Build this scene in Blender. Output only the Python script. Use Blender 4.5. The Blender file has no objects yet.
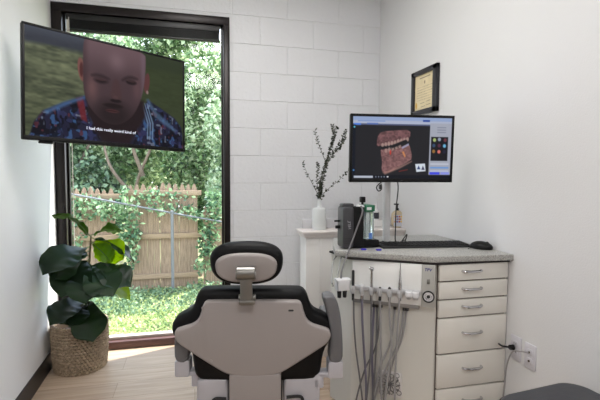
import bpy, bmesh, math, random
import numpy as np
from mathutils import Vector, Matrix
random.seed(7)
PI = math.pi
COL = bpy.context.scene.collection
scene = bpy.context.scene

# ------------------------------------------------------------------ camera
F, YAW, PITCH, ROLL, CAMH = 433.0, math.radians(13.92), math.radians(3.454), math.radians(0.308), 1.25
_f = Vector((math.sin(YAW)*math.cos(PITCH), math.cos(YAW)*math.cos(PITCH), -math.sin(PITCH)))
_r = Vector((math.cos(YAW), -math.sin(YAW), 0)); _u = _r.cross(_f)
RT = _r*math.cos(ROLL) + _u*math.sin(ROLL); UP = _u*math.cos(ROLL) - _r*math.sin(ROLL)
CAM = Vector((0, 0, CAMH))
def ray(x, y): return _f + RT*((x-300)/F) - UP*((y-200)/F)
def at(x, y, Y):  d = ray(x, y); return CAM + d*(Y/d.y)
def atX(x, y, X): d = ray(x, y); return CAM + d*(X/d.x)
def atZ(x, y, Z): d = ray(x, y); return CAM + d*((Z-CAMH)/d.z)
def atP(x, y, P, n):
    d = ray(x, y); return CAM + d*((P-CAM).dot(n)/d.dot(n))
cd = bpy.data.cameras.new('camera'); cam = bpy.data.objects.new('camera', cd); COL.objects.link(cam)
cd.sensor_width = 36; cd.lens = F*36/600; cd.clip_start = .02; cd.clip_end = 200
m = Matrix.Identity(4)
for i in range(3): m[i][0] = RT[i]; m[i][1] = UP[i]; m[i][2] = -_f[i]; m[i][3] = CAM[i]
cam.matrix_world = m; scene.camera = cam

# ------------------------------------------------------------------ materials
def srgb(r, g, b):
    f = lambda c: (c/12.92 if c <= .04045 else ((c+.055)/1.055)**2.4)
    return (f(r/255), f(g/255), f(b/255), 1)
MATS = {}
def mat(name, col, rough=.5, metal=0, var=.06, vscale=8, bump=0, bscale=60, emit=0, trans=0, spec=.5, coat=0, stretch=None, sheen=0):
    if name in MATS: return MATS[name]
    m = bpy.data.materials.new(name); m.use_nodes = True; nt = m.node_tree; N = nt.nodes; L = nt.links
    b = N['Principled BSDF']; tc = N.new('ShaderNodeTexCoord'); mp = N.new('ShaderNodeMapping')
    L.new(tc.outputs['Object'], mp.inputs['Vector'])
    if stretch: mp.inputs['Scale'].default_value = stretch
    no = N.new('ShaderNodeTexNoise'); no.inputs['Scale'].default_value = vscale; no.inputs['Detail'].default_value = 4
    L.new(mp.outputs[0], no.inputs['Vector'])
    cr = N.new('ShaderNodeValToRGB'); c = col if len(col) == 4 else (*col, 1)
    cr.color_ramp.elements[0].position = .3; cr.color_ramp.elements[1].position = .7
    cr.color_ramp.elements[0].color = (*[max(0, v*(1-var)) for v in c[:3]], 1)
    cr.color_ramp.elements[1].color = (*[min(1, v*(1+var)) for v in c[:3]], 1)
    L.new(no.outputs['Fac'], cr.inputs[0]); L.new(cr.outputs[0], b.inputs['Base Color'])
    b.inputs['Roughness'].default_value = rough; b.inputs['Metallic'].default_value = metal
    b.inputs['Specular IOR Level'].default_value = spec; b.inputs['Coat Weight'].default_value = coat
    b.inputs['Sheen Weight'].default_value = sheen
    if emit: b.inputs['Emission Color'].default_value = c; b.inputs['Emission Strength'].default_value = emit
    if trans: b.inputs['Transmission Weight'].default_value = trans
    if bump:
        n2 = N.new('ShaderNodeTexNoise'); n2.inputs['Scale'].default_value = bscale; n2.inputs['Detail'].default_value = 3
        L.new(mp.outputs[0], n2.inputs['Vector']); bp = N.new('ShaderNodeBump'); bp.inputs['Strength'].default_value = bump
        bp.inputs['Distance'].default_value = .01; L.new(n2.outputs['Fac'], bp.inputs['Height']); L.new(bp.outputs[0], b.inputs['Normal'])
    MATS[name] = m; return m

def leaf_mat(name, cols, rough=.45, translucency=.35, scale=2.5, tcol=None, spec=.5):
    if name in MATS: return MATS[name]
    m = bpy.data.materials.new(name); m.use_nodes = True; nt = m.node_tree; N = nt.nodes; L = nt.links
    b = N['Principled BSDF']; out = N['Material Output']
    tc = N.new('ShaderNodeTexCoord'); no = N.new('ShaderNodeTexNoise'); no.inputs['Scale'].default_value = scale; no.inputs['Detail'].default_value = 5
    L.new(tc.outputs['Object'], no.inputs['Vector'])
    gi = N.new('ShaderNodeNewGeometry'); mx = N.new('ShaderNodeMath'); mx.operation = 'MULTIPLY_ADD'
    L.new(gi.outputs['Random Per Island'], mx.inputs[0]); mx.inputs[1].default_value = .5; 
    sb = N.new('ShaderNodeMath'); sb.operation = 'SUBTRACT'; L.new(no.outputs['Fac'], sb.inputs[0]); sb.inputs[1].default_value = .25
    L.new(sb.outputs[0], mx.inputs[2])
    cr = N.new('ShaderNodeValToRGB'); el = cr.color_ramp.elements
    while len(el) < len(cols): el.new(.5)
    for i, c in enumerate(cols): el[i].position = .2 + .6*i/max(1, len(cols)-1); el[i].color = c
    L.new(mx.outputs[0], cr.inputs[0]); L.new(cr.outputs[0], b.inputs['Base Color']); b.inputs['Roughness'].default_value = rough
    b.inputs['Specular IOR Level'].default_value = spec
    tr = N.new('ShaderNodeBsdfTranslucent'); mix = N.new('ShaderNodeMixShader'); mix.inputs[0].default_value = translucency
    if tcol: tr.inputs['Color'].default_value = tcol
    else: L.new(cr.outputs[0], tr.inputs['Color'])
    L.new(b.outputs[0], mix.inputs[1]); L.new(tr.outputs[0], mix.inputs[2]); L.new(mix.outputs[0], out.inputs['Surface'])
    MATS[name] = m; return m

def thin_glass(name, tint=(1, 1, 1, 1), gloss=.08):
    if name in MATS: return MATS[name]
    m = bpy.data.materials.new(name); m.use_nodes = True; nt = m.node_tree; N = nt.nodes; L = nt.links
    N.remove(N['Principled BSDF']); out = N['Material Output']
    t = N.new('ShaderNodeBsdfTransparent'); t.inputs[0].default_value = tint
    g = N.new('ShaderNodeBsdfGlossy'); g.inputs['Roughness'].default_value = .02; g.inputs[0].default_value = (1, 1, 1, 1)
    fr = N.new('ShaderNodeFresnel'); fr.inputs[0].default_value = 1.45
    mu = N.new('ShaderNodeMath'); mu.operation = 'MULTIPLY'; mu.inputs[1].default_value = gloss*12
    L.new(fr.outputs[0], mu.inputs[0])
    mx = N.new('ShaderNodeMixShader'); L.new(mu.outputs[0], mx.inputs[0]); L.new(t.outputs[0], mx.inputs[1]); L.new(g.outputs[0], mx.inputs[2])
    L.new(mx.outputs[0], out.inputs['Surface']); MATS[name] = m; return m

def emit_attr(name, strength, gloss=.06):
    m = bpy.data.materials.new(name); m.use_nodes = True; nt = m.node_tree; N = nt.nodes; L = nt.links
    b = N['Principled BSDF']; a = N.new('ShaderNodeAttribute'); a.attribute_name = 'Col'
    b.inputs['Base Color'].default_value = (.004, .004, .004, 1); b.inputs['Roughness'].default_value = .35
    b.inputs['Specular IOR Level'].default_value = .08
    L.new(a.outputs['Color'], b.inputs['Emission Color']); b.inputs['Emission Strength'].default_value = strength
    return m
def print_attr(name):
    m = bpy.data.materials.new(name); m.use_nodes = True; nt = m.node_tree; N = nt.nodes; L = nt.links
    b = N['Principled BSDF']; a = N.new('ShaderNodeAttribute'); a.attribute_name = 'Col'
    L.new(a.outputs['Color'], b.inputs['Base Color']); b.inputs['Roughness'].default_value = .6; return m

# ------------------------------------------------------------------ mesh helpers
def B(): return bmesh.new()
def obj(name, bm, material, parent=None, smooth=True, angle=35, loc=None, rot=None):
    me = bpy.data.meshes.new(name); bmesh.ops.recalc_face_normals(bm, faces=bm.faces[:]) if smooth != 'raw' else None
    bm.to_mesh(me); bm.free()
    if isinstance(material, (list, tuple)):
        for x in material: me.materials.append(x)
    else: me.materials.append(material)
    if smooth:
        me.polygons.foreach_set('use_smooth', [True]*len(me.polygons))
        try: me.set_sharp_from_angle(angle=math.radians(angle))
        except Exception: pass
    o = bpy.data.objects.new(name, me); COL.objects.link(o)
    if parent: o.parent = parent
    if loc is not None: o.location = loc
    if rot is not None: o.rotation_euler = rot
    return o
def tag(o, label, cat, group=None, kind=None):
    o['label'] = label; o['category'] = cat
    if group: o['group'] = group
    if kind: o['kind'] = kind
    return o
def struct(name, bm, material, label=None, **k):
    o = obj(name, bm, material, **k); o['kind'] = 'structure'
    if label: o['label'] = label; o['category'] = name.rsplit('_', 1)[0] if name.split('_')[0] in ('wall','window','baseboard','trim','door') else name
    return o
def empty(name, loc=(0, 0, 0), rz=0):
    o = bpy.data.objects.new(name, None); COL.objects.link(o); o.location = loc; o.rotation_euler = (0, 0, rz); o.empty_display_size = .05
    return o
def xf(bm, verts, M):
    bmesh.ops.transform(bm, matrix=M, verts=verts)
def box(bm, c, s, bev=0, M=None, seg=2):
    r = bmesh.ops.create_cube(bm, size=1); v = r['verts']
    xf(bm, v, Matrix.Translation(c) @ Matrix.Diagonal((*s, 1)))
    if bev:
        es = list({e for x in v for e in x.link_edges})
        r2 = bmesh.ops.bevel(bm, geom=es, offset=bev, segments=seg, affect='EDGES', profile=.5)
        v = list(set(r2['verts']) | {x for x in v if x.is_valid})
    if M is not None: xf(bm, v, M)
    return v
def box2(bm, a, b, bev=0, M=None, seg=2):
    c = [(a[i]+b[i])/2 for i in range(3)]; s = [abs(b[i]-a[i]) for i in range(3)]
    return box(bm, c, s, bev, M, seg)
def lathe(bm, prof, c=(0, 0, 0), seg=32, M=None, sx=1, sy=1):
    rings = []
    for r, z in prof:
        if r < 1e-6: rings.append([bm.verts.new((c[0], c[1], c[2]+z))])
        else: rings.append([bm.verts.new((c[0]+sx*r*math.cos(2*PI*k/seg), c[1]+sy*r*math.sin(2*PI*k/seg), c[2]+z)) for k in range(seg)])
    for A, C in zip(rings, rings[1:]):
        if len(A) == 1 and len(C) == 1: continue
        for k in range(seg):
            k2 = (k+1) % seg
            if len(A) == 1: bm.faces.new((A[0], C[k], C[k2]))
            elif len(C) == 1: bm.faces.new((A[k], A[k2], C[0]))
            else: bm.faces.new((A[k], A[k2], C[k2], C[k]))
    v = [x for R in rings for x in R]
    if M is not None: xf(bm, v, M)
    return v
def align(a, b):
    a = Vector(a); b = Vector(b); d = b-a
    return Matrix.Translation(a) @ d.to_track_quat('Z', 'Y').to_matrix().to_4x4(), d.length
def cyl(bm, a, b, r, r2=None, seg=20, bev=0):
    M, Ln = align(a, b); r2 = r if r2 is None else r2
    if bev: prof = [(0, 0), (r-bev, 0), (r, bev), (r2, Ln-bev), (r2-bev, Ln), (0, Ln)]
    else: prof = [(0, 0), (r, 0), (r2, Ln), (0, Ln)]
    return lathe(bm, prof, seg=seg, M=M)
def catmull(pts, n=8):
    P = [Vector(p) for p in pts]; P = [P[0]*2-P[1]] + P + [P[-1]*2-P[-2]]; out = []
    for i in range(1, len(P)-2):
        for k in range(n):
            t = k/n; a, b, c, d = P[i-1], P[i], P[i+1], P[i+2]
            out.append(.5*((2*b)+(c-a)*t+(2*a-5*b+4*c-d)*t*t+(3*b-a-3*c+d)*t**3))
    out.append(P[-2]); return out
def tube(bm, pts, r, seg=8, n=8, smooth=True):
    P = catmull(pts, n) if smooth and len(pts) > 2 else [Vector(p) for p in pts]
    R = r if callable(r) else (lambda t: r)
    rings = []; T0 = None; nrm = None
    for i, p in enumerate(P):
        T = (P[min(i+1, len(P)-1)]-P[max(i-1, 0)]).normalized()
        if nrm is None: nrm = T.orthogonal().normalized()
        else:
            nrm = (nrm - T*nrm.dot(T)); nrm = nrm.normalized() if nrm.length > 1e-6 else T.orthogonal().normalized()
        bn = T.cross(nrm); rr = R(i/max(1, len(P)-1))
        rings.append([bm.verts.new(p + (nrm*math.cos(2*PI*k/seg)+bn*math.sin(2*PI*k/seg))*rr) for k in range(seg)])
    for A, C in zip(rings, rings[1:]):
        for k in range(seg): bm.faces.new((A[k], A[(k+1) % seg], C[(k+1) % seg], C[k]))
    bm.faces.new(rings[0][::-1]); bm.faces.new(rings[-1])
    return [v for R_ in rings for v in R_]
def chaikin(pts, it=2, closed=True):
    for _ in range(it):
        o = []
        n = len(pts)
        for i in range(n if closed else n-1):
            a = pts[i]; b = pts[(i+1) % n]
            o += [(a[0]*.75+b[0]*.25, a[1]*.75+b[1]*.25), (a[0]*.25+b[0]*.75, a[1]*.25+b[1]*.75)]
        pts = o
    return pts
def slab(bm, outline, y0, y1, bev=0, seg=4, M=None, axes='xz', dome=0):
    """outline in the (x,z) plane extruded from y0 to y1 with rounded rims"""
    def P(p, y):
        return (p[0], y, p[1]) if axes == 'xz' else ((y, p[0], p[1]) if axes == 'yz' else (p[0], p[1], y))
    n = len(outline)
    area = sum(outline[i][0]*outline[(i+1) % n][1]-outline[(i+1) % n][0]*outline[i][1] for i in range(n))/2
    if area < 0: outline = outline[::-1]
    nr = []
    for i in range(n):
        a = Vector(outline[i-1]); b = Vector(outline[i]); c = Vector(outline[(i+1) % n])
        d = (c-a); d = d.normalized() if d.length else Vector((1, 0)); nr.append(Vector((d.y, -d.x)))
    rings = []
    sgn = 1 if y1 > y0 else -1
    def ring(ins, y): rings.append([bm.verts.new(P(Vector(outline[i])-nr[i]*ins, y)) for i in range(n)])
    if bev:
        for k in range(seg+1):
            a = PI/2*k/seg; ring(bev*(1-math.sin(a)), y0+sgn*bev*(1-math.cos(a)))
        for k in range(seg+1):
            a = PI/2*k/seg; ring(bev*(1-math.cos(a)), y1-sgn*bev*(1-math.sin(a)))
    else: ring(0, y0); ring(0, y1)
    for A, C in zip(rings, rings[1:]):
        for k in range(n): bm.faces.new((A[k], A[(k+1) % n], C[(k+1) % n], C[k]))
    caps = [bm.faces.new(rings[0][::-1]), bm.faces.new(rings[-1])]
    bmesh.ops.triangulate(bm, faces=caps)
    v = [x for R in rings for x in R]
    if M is not None: xf(bm, v, M)
    return v
def text_mesh(bm_target, s, size, M, depth=.0004, align_x='CENTER', shear=0, bold=0):
    c = bpy.data.curves.new('t', 'FONT'); c.body = s; c.size = size; c.align_x = align_x; c.align_y = 'CENTER'; c.extrude = depth; c.shear = shear; c.offset = bold; c.resolution_u = 2
    o = bpy.data.objects.new('t', c); COL.objects.link(o)
    me = bpy.data.meshes.new_from_object(o); me.transform(M); bm_target.from_mesh(me)
    bpy.data.objects.remove(o); bpy.data.meshes.remove(me); bpy.data.curves.remove(c)
def rrect(w, h, r, n=5, cx=0, cy=0):
    out = []
    for (sx, sy, a0) in ((1, 1, 0), (-1, 1, 90), (-1, -1, 180), (1, -1, 270)):
        for k in range(n+1):
            a = math.radians(a0+90*k/n); out.append((cx+sx*(w/2-r)+r*math.cos(a), cy+sy*(h/2-r)+r*math.sin(a)))
    return out

# painted pictures (screen contents, print) carried by a grid of coloured vertices
class Canvas:
    def __init__(s, w, h, col):
        s.w, s.h = w, h; s.a = np.zeros((h, w, 3)); s.a[:] = np.array(col)/255
        s.U, s.V = np.meshgrid((np.arange(w)+.5)/w, (np.arange(h)+.5)/h)
    def blend(s, mask, col, op=1):
        mk = np.clip(mask, 0, 1)[..., None]*op; s.a = s.a*(1-mk)+np.array(col)/255*mk
    def poly(s, pts, col, op=1, soft=.004):
        asp = s.w/s.h; X = s.U*asp; Y = s.V; ins = np.zeros_like(X, bool); dist = np.full_like(X, 9.)
        n = len(pts)
        for i in range(n):
            x0, y0 = pts[i][0]*asp, pts[i][1]; x1, y1 = pts[(i+1) % n][0]*asp, pts[(i+1) % n][1]
            if y0 != y1:
                c = ((y0 > Y) != (y1 > Y)) & (X < (x1-x0)*(Y-y0)/(y1-y0)+x0); ins ^= c
            dx, dy = x1-x0, y1-y0; L2 = dx*dx+dy*dy+1e-12
            t = np.clip(((X-x0)*dx+(Y-y0)*dy)/L2, 0, 1); dist = np.minimum(dist, np.hypot(X-x0-t*dx, Y-y0-t*dy))
        sd = np.where(ins, dist, -dist); s.blend(sd/soft+.5, col, op)
    def ell(s, cx, cy, rx, ry, col, op=1, soft=.15, ang=0):
        asp = s.w/s.h; dx = (s.U-cx)*asp; dy = s.V-cy; c, q = math.cos(ang), math.sin(ang)
        X = (dx*c+dy*q)/(rx*asp); Y = (-dx*q+dy*c)/ry
        s.blend((1-np.hypot(X, Y))/soft+.5, col, op)
    def noise(s, seed, cx, cy):
        r = np.random.RandomState(seed).rand(cy+2, cx+2); x = s.U*cx; y = s.V*cy; i = x.astype(int); j = y.astype(int); fx = x-i; fy = y-j
        fx = fx*fx*(3-2*fx); fy = fy*fy*(3-2*fy)
        return (r[j, i]*(1-fx)+r[j, i+1]*fx)*(1-fy)+(r[j+1, i]*(1-fx)+r[j+1, i+1]*fx)*fy
def grid_picture(name, cv, w, h, material, parent, M):
    W, Hh = cv.w, cv.h; a = np.where(cv.a <= .04045, cv.a/12.92, ((np.clip(cv.a, 0, 1)+.055)/1.055)**2.4)
    xs = (np.arange(W)/(W-1)-.5)*w; zs = (.5-np.arange(Hh)/(Hh-1))*h
    X, Z = np.meshgrid(xs, zs); co = np.stack([X, np.zeros_like(X), Z], -1).reshape(-1, 3)
    idx = np.arange(W*Hh).reshape(Hh, W); fc = np.stack([idx[:-1, :-1], idx[1:, :-1], idx[1:, 1:], idx[:-1, 1:]], -1).reshape(-1, 4)
    me = bpy.data.meshes.new(name); me.from_pydata(co.tolist(), [], fc.tolist()); me.materials.append(material)
    at_ = me.color_attributes.new('Col', 'FLOAT_COLOR', 'POINT')
    col = np.ones((W*Hh, 4), np.float32); col[:, :3] = a.reshape(-1, 3); at_.data.foreach_set('color', col.ravel())
    o = bpy.data.objects.new(name, me); COL.objects.link(o); o.parent = parent; o.matrix_local = M
    return o

# ------------------------------------------------------------------ room constants
XL, XR, YB, YF, ZC = -.897, 1.445, 3.23, -1.7, 2.75
WX0, WX1, WZ0, WZ1 = -.895, .268, .02, 2.372    # window opening
WT = .10                                        # wall thickness
mW = mat('painted_wall', srgb(220, 220, 221), .55, var=.012, vscale=1.5, bump=.12, bscale=160)
mBlock = mat('painted_block', srgb(222, 223, 226), .5, var=.015, vscale=3, bump=.35, bscale=45)
mMortar = mat('painted_mortar', srgb(222, 223, 224), .7, var=.02, bump=.3, bscale=90)
mCeil = mat('ceiling_tile', srgb(228, 228, 226), .9, var=.02, bump=.3, bscale=120)

# floor : light oak planks running towards the window wall
def plank_mat():
    m = bpy.data.materials.new('oak_plank_floor'); m.use_nodes = True; nt = m.node_tree; N = nt.nodes; L = nt.links
    b = N['Principled BSDF']; tc = N.new('ShaderNodeTexCoord'); mp = N.new('ShaderNodeMapping')
    mp.inputs['Rotation'].default_value = (0, 0, 0)
    L.new(tc.outputs['Object'], mp.inputs[0])
    br = N.new('ShaderNodeTexBrick'); br.offset = .37; br.inputs['Scale'].default_value = 1
    br.inputs['Brick Width'].default_value = 1.2; br.inputs['Row Height'].default_value = .18; br.inputs['Mortar Size'].default_value = .0012
    br.inputs['Color1'].default_value = srgb(190, 170, 150); br.inputs['Color2'].default_value = srgb(177, 157, 138); br.inputs['Mortar'].default_value = srgb(140, 118, 96)
    L.new(mp.outputs[0], br.inputs['Vector'])
    m2 = N.new('ShaderNodeMapping'); m2.inputs['Scale'].default_value = (1.2, 16, 1); L.new(tc.outputs['Object'], m2.inputs[0])
    no = N.new('ShaderNodeTexNoise'); no.inputs['Scale'].default_value = 2.2; no.inputs['Detail'].default_value = 8; no.inputs['Distortion'].default_value = .6
    L.new(m2.outputs[0], no.inputs[0])
    cr = N.new('ShaderNodeValToRGB'); cr.color_ramp.elements[0].position = .3; cr.color_ramp.elements[1].position = .7
    cr.color_ramp.elements[0].color = (.72, .66, .6, 1); cr.color_ramp.elements[1].color = (1.08, 1.07, 1.05, 1)
    L.new(no.outputs['Fac'], cr.inputs[0]); mx = N.new('ShaderNodeMixRGB'); mx.blend_type = 'MULTIPLY'; mx.inputs[0].default_value = .8
    L.new(br.outputs['Color'], mx.inputs[1]); L.new(cr.outputs[0], mx.inputs[2]); L.new(mx.outputs[0], b.inputs['Base Color'])
    b.inputs['Roughness'].default_value = .42
    bp = N.new('ShaderNodeBump'); bp.inputs['Strength'].default_value = .15; bp.inputs['Distance'].default_value = .004
    L.new(no.outputs['Fac'], bp.inputs['Height']); L.new(bp.outputs[0], b.inputs['Normal']); return m
bm = B(); box2(bm, (XL-WT, YF-WT, -.1), (XR+WT, YB+.02, 0)); struct('floor', bm, plank_mat(), 'light oak plank floor', smooth=False)
bm = B(); box2(bm, (XL-WT, YF-WT, ZC), (XR+WT, YB+WT+.02, ZC+.1)); struct('ceiling', bm, mCeil, 'white ceiling above the room', smooth=False)
def xl(y): return XL+.027*(YB-y)                # the left wall is slightly out of square
bm = B(); slab(bm, [(XL-.25, YF-WT), (xl(YF-WT), YF-WT), (xl(YB+WT), YB+WT), (XL-.25, YB+WT)], -.1, ZC, axes='xy'); struct('wall_left', bm, mW, 'plain white wall on the left behind the television', smooth=False)
bm = B(); box2(bm, (XR, YF-WT, -.1), (XR+WT, YB+WT, ZC)); struct('wall_right', bm, mW, 'plain white wall on the right with framed certificate', smooth=False)
bm = B(); box2(bm, (xl(YF)+.004, YF-WT, 0), (XR, YF, ZC)); struct('wall_front', bm, mW, 'plain white wall behind the viewer', smooth=False)
# back wall : painted concrete block in running bond
bm = B(); g = .0055; gv = .0028; dz = .2035; z = -.1+.0001; joints = 0
box2(bm, (WX1, YB+.0045, -.1), (XR, YB+WT, ZC)); box2(bm, (XL, YB+.0045, -.6), (WX0, YB+WT, ZC)); box2(bm, (WX0, YB+.0045, WZ1), (WX1, YB+WT, ZC)); box2(bm, (WX0, YB+.02, -.6), (WX1, YB+WT, WZ0))
nb = len(bm.faces)
lines = [.7698+dz*k for k in range(-4, 11)]; lines[0] = 0.0
lines = [0] + [l for l in lines if l > .02] + [ZC]
for k in range(len(lines)-1):
    z0, z1 = lines[k], lines[k+1]
    if z1-z0 < .01: continue
    off = 1.10 if k % 2 == 0 else .897
    xs = [off + .406*j for j in range(-6, 3)]
    for j in range(len(xs)-1):
        for (c0, c1) in ((WX1, XR), (XL, WX0), (WX0, WX1)):
            if c0 == WX0 and z0 < WZ1: 
                if z1 < WZ1+.02: continue
                zz0 = WZ1
            else: zz0 = z0
            a, b_ = max(xs[j], c0), min(xs[j+1], c1)
            if b_-a < .012: continue
            vv = box2(bm, (a+(gv/2 if a == xs[j] else 0), YB, zz0+g/2), (b_-(gv/2 if b_ == xs[j+1] else 0), YB+.02, z1-g/2), bev=.002, seg=1)
bm.faces.ensure_lookup_table()
for i, f_ in enumerate(bm.faces): f_.material_index = 0 if i >= nb else 1
struct('wall_back', bm, [mBlock, mMortar], 'white painted concrete block wall around the tall window', smooth=False)

# baseboards
mBB = mat('black_vinyl_base', srgb(38, 33, 32), .45, var=.1)
def bboard(name, lab, pts):
    bm = B(); (x0, y0), (x1, y1) = pts
    box2(bm, (x0, y0, 0), (x1, y1, .10), bev=.002); struct(name, bm, mBB, lab)
bm = B(); slab(bm, [(xl(YF)-.01, YF), (xl(YF)+.006, YF), (XL+.006, YB-.014), (XL-.01, YB-.014)], 0, .112, .001, 1, axes='xy'); struct('baseboard_left', bm, mBB, 'black vinyl baseboard along the left wall')
bboard('baseboard_right', 'black vinyl baseboard along the right wall', ((XR-.006, YF), (XR, 1.72)))
bboard('baseboard_back', 'black vinyl baseboard under the block wall', ((WX1+.02, YB-.006), (.79, YB)))

# ------------------------------------------------------------------ window
mFr = mat('dark_bronze_frame', srgb(30, 24, 24), .35, .4, var=.08)
mSill = mat('brown_sill', srgb(84, 58, 54), .5, var=.12, vscale=12)
mSillT = mat('pale_sill_track', srgb(176, 166, 160), .5, var=.05)
win = empty('window_1', ((WX0+WX1)/2, YB+.03, WZ0)); win['kind'] = 'structure'; win['label'] = 'tall dark framed window looking onto the garden fence'; win['category'] = 'window'
def wpart(name, bm, mt, parent=win, **k):
    bmesh.ops.translate(bm, verts=bm.verts[:], vec=-win.location); return obj(name, bm, mt, parent, **k)
bm = B(); y0, y1 = YB-.012, YB+.09
box2(bm, (WX0, y0, WZ0+.05), (WX0+.062, y1, WZ1-.055), .004); box2(bm, (WX1-.045, y0, WZ0+.05), (WX1, y1, WZ1-.055), .004)
box2(bm, (WX0, y0, WZ1-.058), (WX1, y1, WZ1), .004)
box2(bm, (WX0+.062, YB+.04, WZ0+.05), (WX0+.075, YB+.075, WZ1-.056)); box2(bm, (WX1-.058, YB+.04, WZ0+.05), (WX1-.045, YB+.075, WZ1-.056))
wpart('window_frame', bm, mFr)
bm = B(); box2(bm, (WX0, YB-.012, WZ0-.015), (WX1, YB+.09, WZ0+.036), .004); wpart('window_sill', bm, mSill)
bm = B(); box2(bm, (WX0+.062, YB+.03, WZ0+.036), (WX1-.045, YB+.085, WZ0+.056), .003); wpart('window_track', bm, mSillT)
bm = B(); box2(bm, (WX0+.07, YB+.052, WZ0+.05), (WX1-.05, YB+.056, WZ1-.056)); wpart('pane', bm, thin_glass('window_glass', gloss=.02), smooth=False)

# raised blind
mBl = mat('black_blind_slat', srgb(18, 17, 18), .4, var=.1)
mCord = mat('pale_cord', srgb(205, 200, 190), .7)
bl = empty('window_blind', ((WX0+WX1)/2, YB+.02, WZ1-.06)); tag(bl, 'raised black blind bunched at the top of the window', 'window blind')
def bpart(name, bm, mt, **k):
    bmesh.ops.translate(bm, verts=bm.verts[:], vec=-bl.location); return obj(name, bm, mt, bl, **k)
bz = WZ1-.06; bx0, bx1 = WX0+.085, WX1-.068
bm = B(); box2(bm, (bx0, YB+.002, bz-.045), (bx1, YB+.04, bz-.002), .002); bpart('headrail', bm, mBl)
bm = B()
for k in range(11): box2(bm, (bx0+.004, YB+.006, bz-.05-.0048*k), (bx1-.004, YB+.036, bz-.0475-.0048*k), .0006)
bpart('slat_stack', bm, mBl)
bm = B(); box2(bm, (bx0, YB+.004, bz-.116), (bx1, YB+.038, bz-.104), .002); bpart('bottom_rail', bm, mBl)
bm = B(); cyl(bm, (-.79, YB-.002, bz-.03), (-.79, YB-.002, .72), .0028, seg=8); lathe(bm, [(0, 0), (.005, .005), (.006, .03), (0, .04)], (-.79, YB-.002, .69), 10); bpart('pull_cord', bm, mCord)
for x in (-.80, -.845):
    bm = B(); box2(bm, (x-.005, YB-.001, bz-.13), (x+.005, YB+.002, bz-.045)); bpart('ladder_tape', bm, mCord, smooth=False)

# ------------------------------------------------------------------ television on left wall
mBlk = mat('black_plastic', srgb(9, 9, 10), .45, var=.05, spec=.25)
mBlkM = mat('matte_black_plastic', srgb(28, 28, 30), .6, var=.05)
TVp = Vector((-.415, 2.574, 1.675)); TVyaw = .557; TW, TH = .869, .56
tv = empty('television', TVp, TVyaw); tag(tv, 'flat television on a wall arm at the left, showing a bald man', 'television')
tilt = Matrix.Rotation(-.044, 4, 'X') @ Matrix.Rotation(.032, 4, 'Y')
def tvp(name, bm, mt, parent=tv, **k):
    xf(bm, bm.verts[:], tilt); return obj(name, bm, mt, parent, **k)
bm = B(); slab(bm, rrect(TW, TH, .006), .0, .028, .003, 3); 
tvp('tv_housing', bm, mBlk)
bm = B()
bz_ = .012
for a, b_ in (((-TW/2, -.005, TH/2-bz_), (TW/2, .002, TH/2)), ((-TW/2, -.005, -TH/2), (TW/2, .002, -TH/2+.02)), ((-TW/2, -.005, -TH/2), (-TW/2+bz_, .002, TH/2)), ((TW/2-bz_, -.005, -TH/2), (TW/2, .002, TH/2))): box2(bm, a, b_, .001)
tvp('bezel', bm, mBlk)
bm = B(); slab(bm, rrect(TW*.62, TH*.62, .03), .028, .06, .012, 3); tvp('rear_cover', bm, mBlkM)
bm = B(); box2(bm, (-.36, .004, -TH/2-.012), (-.30, .03, -TH/2), .002); tvp('sensor_bump', bm, mBlk)
cv = Canvas(330, 190, (92, 98, 76))
n1 = cv.noise(1, 14, 40); n2 = cv.noise(2, 40, 60); n3 = cv.noise(3, 5, 12)
g_ = (cv.V*.0+.5)
cv.a += ((n1-.5)*.16+(n2-.5)*.10+(n3-.5)*.12)[..., None]*np.array([1, 1, .75])
cv.blend(np.clip((.17-cv.V+(.03*(n1-.5)))/.05, 0, 1), (52, 56, 70), .9)
cv.blend(np.clip((.10-cv.V)/.1, 0, 1), (96, 104, 122), .35)
cv.blend(np.clip((cv.U-.62)/.05, 0, 1), (52, 62, 38), .85)
cv.blend(np.clip((cv.V-.5)/.5, 0, 1), (52, 60, 38), .35)
# shirt
cv.poly([(.02, 1.02), (.045, .87), (.09, .76), (.2, .66), (.33, .56), (.4, .7), (.6, .75), (.69, .62), (.73, .5), (.82, .57), (.93, .66), (.985, .76), (1.0, 1.02)], (34, 34, 58), soft=.02)
rs = random.Random(5)
sh_m = Canvas(cv.w, cv.h, (0, 0, 0)); sh_m.poly([(.02, 1.02), (.045, .88), (.09, .77), (.2, .67), (.33, .57), (.4, .7), (.42, 1.02)], (255,)*3, 1, .02); sh_m.poly([(.62, 1.02), (.69, .62), (.73, .51), (.82, .58), (.93, .67), (.985, .77), (1.0, 1.02)], (255,)*3, 1, .02); shm = sh_m.a[..., 0]
for sd_, c, th in ((11, (60, 100, 150), .62), (12, (12, 12, 22), .55), (13, (92, 42, 52), .76), (14, (50, 54, 96), .68), (15, (120, 130, 150), .76)):
    nn_ = .6*cv.noise(sd_, 34, 17)+.4*cv.noise(sd_+20, 70, 34); cv.blend(shm*np.clip((nn_-th*.93)/.05, 0, 1), c, .8)
cv.poly([(.27, .6), (.31, .57), (.325, .7), (.335, .82), (.3, .8)], (116, 34, 40), .85, .02)
cv.poly([(.1, .755), (.2, .655), (.33, .555), (.325, .59), (.2, .7), (.11, .79)], (74, 112, 160), .75, .03)
cv.poly([(.72, .5), (.735, .49), (.80, .62), (.95, .80), (.93, .82), (.78, .68)], (92, 126, 158), .6, .03)
for du in (0, .018, .036): cv.poly([(.685+du, .54), (.692+du, .54), (.735+du, .75), (.73+du, .93), (.722+du, .93), (.724+du, .76)], (128, 156, 184), .75, .01)
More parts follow.
